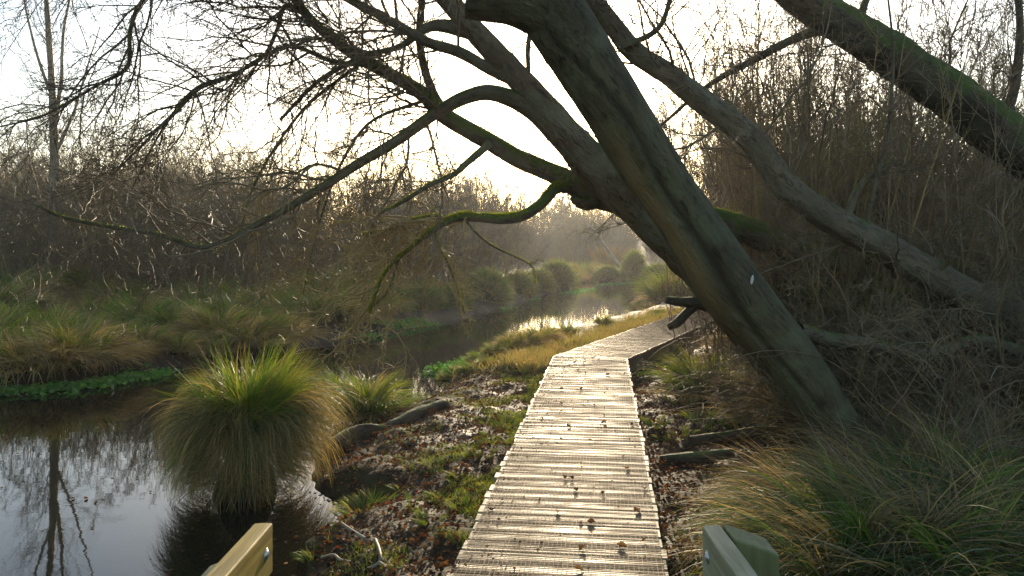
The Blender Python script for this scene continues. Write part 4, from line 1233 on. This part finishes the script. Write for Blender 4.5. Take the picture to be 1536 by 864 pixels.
for px, py, s in ((1080, 640, 1.6), (1110, 650, 1.8), (1060, 650, 1.3), (1130, 640, 1.7), (1020, 660, 1.0), (985, 655, .9), (1005, 668, .9), (1030, 610, 1.2)):
    p = on(px, py, -.25); tussock('tuft%d' % (px % 3), p[0], p[1], s, 'green grass tuft beside the rotten branch under the thick trunk', 'grass tufts beside the rotten branches', None, None, None, 'grass tuft', 'grass_tuft')

# short sward and leaf litter (uncountable)
g = np.random.default_rng(200)
n = 60000
yy = g.uniform(2.6, 15, n) ** 1.0; xr = np.interp(yy, YR, XR)
edge = .65 + (yy - 12.08) * .122
xx = edge - np.abs(g.normal(0, .55, n)) * (.5 + g.random(n))
keep = (xx > xr + .15) & (fnoise(xx, yy, 2.4, 2) + .55 * np.exp(-(edge - xx) / .3) > .2) & (yy < 13)
xx, yy = xx[keep], yy[keep]; n = len(xx)
bs = np.stack([xx, yy, height(xx, yy) - .005], -1)
v, f, c = blades(bs, g.random(n) * 6.28, g.uniform(0, .8, n), g.uniform(.2, 1.4, n), g.uniform(.02, .07, n), g.uniform(.003, .005, n), 3, cmix(n, g, [DGREEN, GREEN, YGREEN], (.5, 3, 3)), cmix(n, g, [GREEN, YGREEN, STRAW], (2, 5, 1)), g)
tag(link('short_grass', mesh('short_grass', v, f, M['blade'], False, c)), 'short bright grass growing through the mud along the boardwalk edge', 'grass', None, 'stuff')


n = 16000
u_ = g.random(n) * 11.5 - .6; off = np.abs(g.normal(0, .5, n)) + .04
vx = Lc[0] + U2[0] * u_ - P2[0] * off; vy = Lc[1] + U2[1] * u_ - P2[1] * off
keep = (vx > np.interp(vy, YR, XR) - .1) & (fnoise(vx, vy, 1.9, 4) > -.55)
vx, vy = vx[keep], vy[keep]; n = len(vx)
bs = np.stack([vx, vy, height(vx, vy) - .005], -1)
lk = .5 + .5 * fnoise(vx, vy, 1.2, 7)
v, f, c = blades(bs, g.random(n) * 6.28, g.uniform(0, .7, n), g.uniform(.2, 1.6, n), g.uniform(.08, .22, n) + .16 * np.clip(lk, 0, 1), g.uniform(.006, .011, n), 4, cmix(n, g, [DEAD, GREEN, STRAW], (3, 2, 2)), cmix(n, g, [STRAW, YGREEN, RUST], (4, 2, 1)), g)
tag(link('verge_grass', mesh('verge_grass', v, f, M['blade'], False, c)), 'dry and green verge grass between the bend of the boardwalk and the channel', 'grass', None, 'stuff')


def leaves(xx, yy, zz, size, g, pal, wts, flat=.5):
    n = len(xx)
    c = np.stack([xx, yy, zz], -1)
    nrm = norm(np.stack([g.normal(0, flat, n), g.normal(0, flat, n), np.ones(n)], -1))
    a = norm(np.cross(nrm, g.normal(0, 1, (n, 3)))); b_ = np.cross(nrm, a)
    s = size[:, None]
    w = g.uniform(.25, .42, n)[:, None] * s; curl = (g.uniform(-.1, .45, n))[:, None] * s
    # leaf: tip, two sides, base, with a folded midrib
    pts = np.stack([c - a * s * .5, c - a * s * .1 + b_ * w + nrm * curl, c - a * s * .1 - b_ * w + nrm * curl, c + a * s * .2 + b_ * w * .8 + nrm * curl, c + a * s * .2 - b_ * w * .8 + nrm * curl, c + a * s * .5 + nrm * curl * .6, c - a * s * .1, c + a * s * .2], 1)
    q = np.array([[0, 6, 1, 1], [0, 2, 6, 6], [1, 6, 7, 3], [6, 2, 4, 7], [3, 7, 5, 5], [7, 4, 5, 5]])
    tri = np.array([[0, 6, 1], [0, 2, 6], [1, 6, 7], [1, 7, 3], [6, 2, 4], [6, 4, 7], [3, 7, 5], [7, 4, 5]])
    f = (np.arange(n)[:, None, None] * 8 + tri[None]).reshape(-1, 3)
    col = np.repeat(cmix(n, g, pal, wts), 8, 0)
    return pts.reshape(-1, 3), f, col


LB = [np.array([.125, .055, .022]), np.array([.21, .092, .03]), np.array([.05, .028, .015]), np.array([.22, .12, .045]), np.array([.24, .06, .022])]
n = 30000
yy = 2.4 + 12 * g.random(n) ** 1.3
left = g.random(n) < .62
ed = .65 + (yy - 12.08) * .122
xx = np.where(left, ed - .02 - np.abs(g.random(n)) * 2.2, ed + W + .02 + g.random(n) ** 1.4 * 1.6)
zz = height(xx, yy); keep = (zz > WZ + .03) & (np.where(left, fnoise(xx, yy, 1.8, 9) > -.75, True))
xx, yy, zz = xx[keep], yy[keep], zz[keep]
v, f, c = leaves(xx, yy, zz + .012 + g.random(len(xx)) * .012, g.uniform(.018, .048, len(xx)), g, LB, (3, 2.5, 3.5, .8, .4), .35)
tag(link('leaf_litter', mesh('leaf_litter', v, f, M['leaf'], False, c)), 'brown leaf litter covering the mud on both sides of the boardwalk', 'leaf litter', None, 'stuff')
# single leaves on the boards
lv, lf, lc = leaves(np.zeros(1), np.zeros(1), np.zeros(1), np.array([.055]), np.random.default_rng(4), LB[:2], (1, 1), .1)
lmesh = [mesh('fallen_leaf', lv * np.array([1, q, 1]), lf, M['leaf'], False, np.tile(cc, (len(lv), 1))) for q, cc in ((1, (.16, .08, .04)), (1.3, (.26, .13, .05)), (.8, (.07, .045, .03)))]
for k in range(46):
    s_ = gt.random() ** 1.3 * 8.6; q = gt.uniform(.05, .95)
    pt = Lc - U1 * (s_ + .3) if False else Lc - U1 * (8.9 - s_) + P1 * W * q
    o = link('fallen_leaf', lmesh[k % 3], None, (pt[0], pt[1], .010)); o.rotation_euler = (gt.normal(0, .15), gt.normal(0, .15), gt.random() * 6.28)
    sc = gt.uniform(.5, 1.15); o.scale = (sc, sc, sc)
    tag(o, 'single brown dead leaf lying on the boardwalk planks', 'leaf', 'dead leaves on the boardwalk planks')
n = 900
s_ = g.random(n) * 8.9; q = np.clip(np.where(g.random(n) < .5, np.abs(g.normal(0, .16, n)), g.random(n)), .01, .99)
cl = g.random(n) < .22; q = np.where(cl, g.normal(.22, .04, n), q); s_ = np.where(cl, g.normal(8.25, .09, n), s_)
px_ = Lc[0] - U1[0] * s_ + P1[0] * W * q; py_ = Lc[1] - U1[1] * s_ + P1[1] * W * q
v, f, c = leaves(px_, py_, np.full(n, .007), g.uniform(.006, .026, n), g, LB, (2, 2, 3, 2, .5), .3)
tag(link('leaf_crumbs', mesh('leaf_crumbs', v, f, M['leaf'], False, c)), 'crumbled leaf bits and dirt scattered over the boards', 'leaf crumbs', None, 'stuff')

# floating green plants along the far pool edge and the channel
cress = []
n = 9000
segs = [((-30, 592), (130, 580), .5), ((120, 582), (240, 562), .35), ((430, 522), (560, 505), .35), ((560, 497), (650, 488), .3), ((700, 474), (800, 452), .5), ((800, 452), (890, 432), .5), ((655, 560), (745, 535), .35), ((880, 428), (960, 424), .5)]
px_, py_ = [], []
for (a, b_, w_) in segs:
    A, B = on(*a, WZ), on(*b_, WZ); m_ = 1100
    u = g.random(m_); pt = A[None] * (1 - u)[:, None] + B[None] * u[:, None]
    px_.append(pt[:, 0] + g.normal(0, w_ * .45, m_)); py_.append(pt[:, 1] + g.normal(0, w_ * .5, m_))
xx = np.concatenate(px_); yy = np.concatenate(py_)
kp = (yy < 15) | (fnoise(xx, yy, .55, 6) > .15); xx, yy = xx[kp], yy[kp]
zz = np.maximum(height(xx, yy), WZ) + .01
v, f, c = leaves(xx, yy, zz + g.random(len(xx)) * .05, g.uniform(.04, .11, len(xx)), g, [np.array([.08, .20, .035]), np.array([.13, .26, .04]), np.array([.14, .2, .08])], (3, 2, 1), .6)
tag(link('water_weed', mesh('water_weed', v, f, M['blade'], False, c)), 'bright green water weed floating along the banks', 'water weed', None, 'stuff')

n = 420
yy = g.uniform(4.5, 14, n); xr = np.interp(yy, YR, XR)
xx = np.where(g.random(n) < .6, xr - np.abs(g.normal(0, .35, n)), xr - g.random(n) * 4.5)
keep = height(xx, yy) < WZ - .02
v, f, c = leaves(xx[keep], yy[keep], np.full(keep.sum(), WZ + .004), g.uniform(.015, .045, keep.sum()), g, LB, (3, 2, 2, 2, .3), .05)
tag(link('floating_leaves', mesh('floating_leaves', v, f, M['leaf'], False, c)), 'dead leaves and bits floating on the dark pool near the mud', 'floating leaves', None, 'stuff')

# ------------------------------------------------------------------ haze
hv_ = np.array([(x, y, z) for z in (-3.5, 19) for y in (-70, 310) for x in (-270, 270)], float)
hf_ = [[0, 2, 3, 1], [4, 5, 7, 6], [0, 1, 5, 4], [2, 6, 7, 3], [0, 4, 6, 2], [1, 3, 7, 5]]
m = bpy.data.materials.new('haze'); m.use_nodes = True
t = m.node_tree; t.nodes.remove(t.nodes['Principled BSDF'])
pv = t.nodes.new('ShaderNodeVolumePrincipled')
pv.inputs['Color'].default_value = (.92, .94, 1, 1)
pv.inputs['Density'].default_value = .00062
pv.inputs['Anisotropy'].default_value = .62
t.links.new(pv.outputs[0], t.nodes['Material Output'].inputs['Volume'])
tag(link('haze', mesh('haze', hv_, hf_, m, False)), 'thin pale winter haze filling the valley', 'haze', None, 'stuff')
for kk, lst in protos.items():
    for i_, o_ in enumerate(lst):
        if (kk, i_) not in used:
            for c_ in list(o_.children): bpy.data.objects.remove(c_)
            bpy.data.objects.remove(o_)
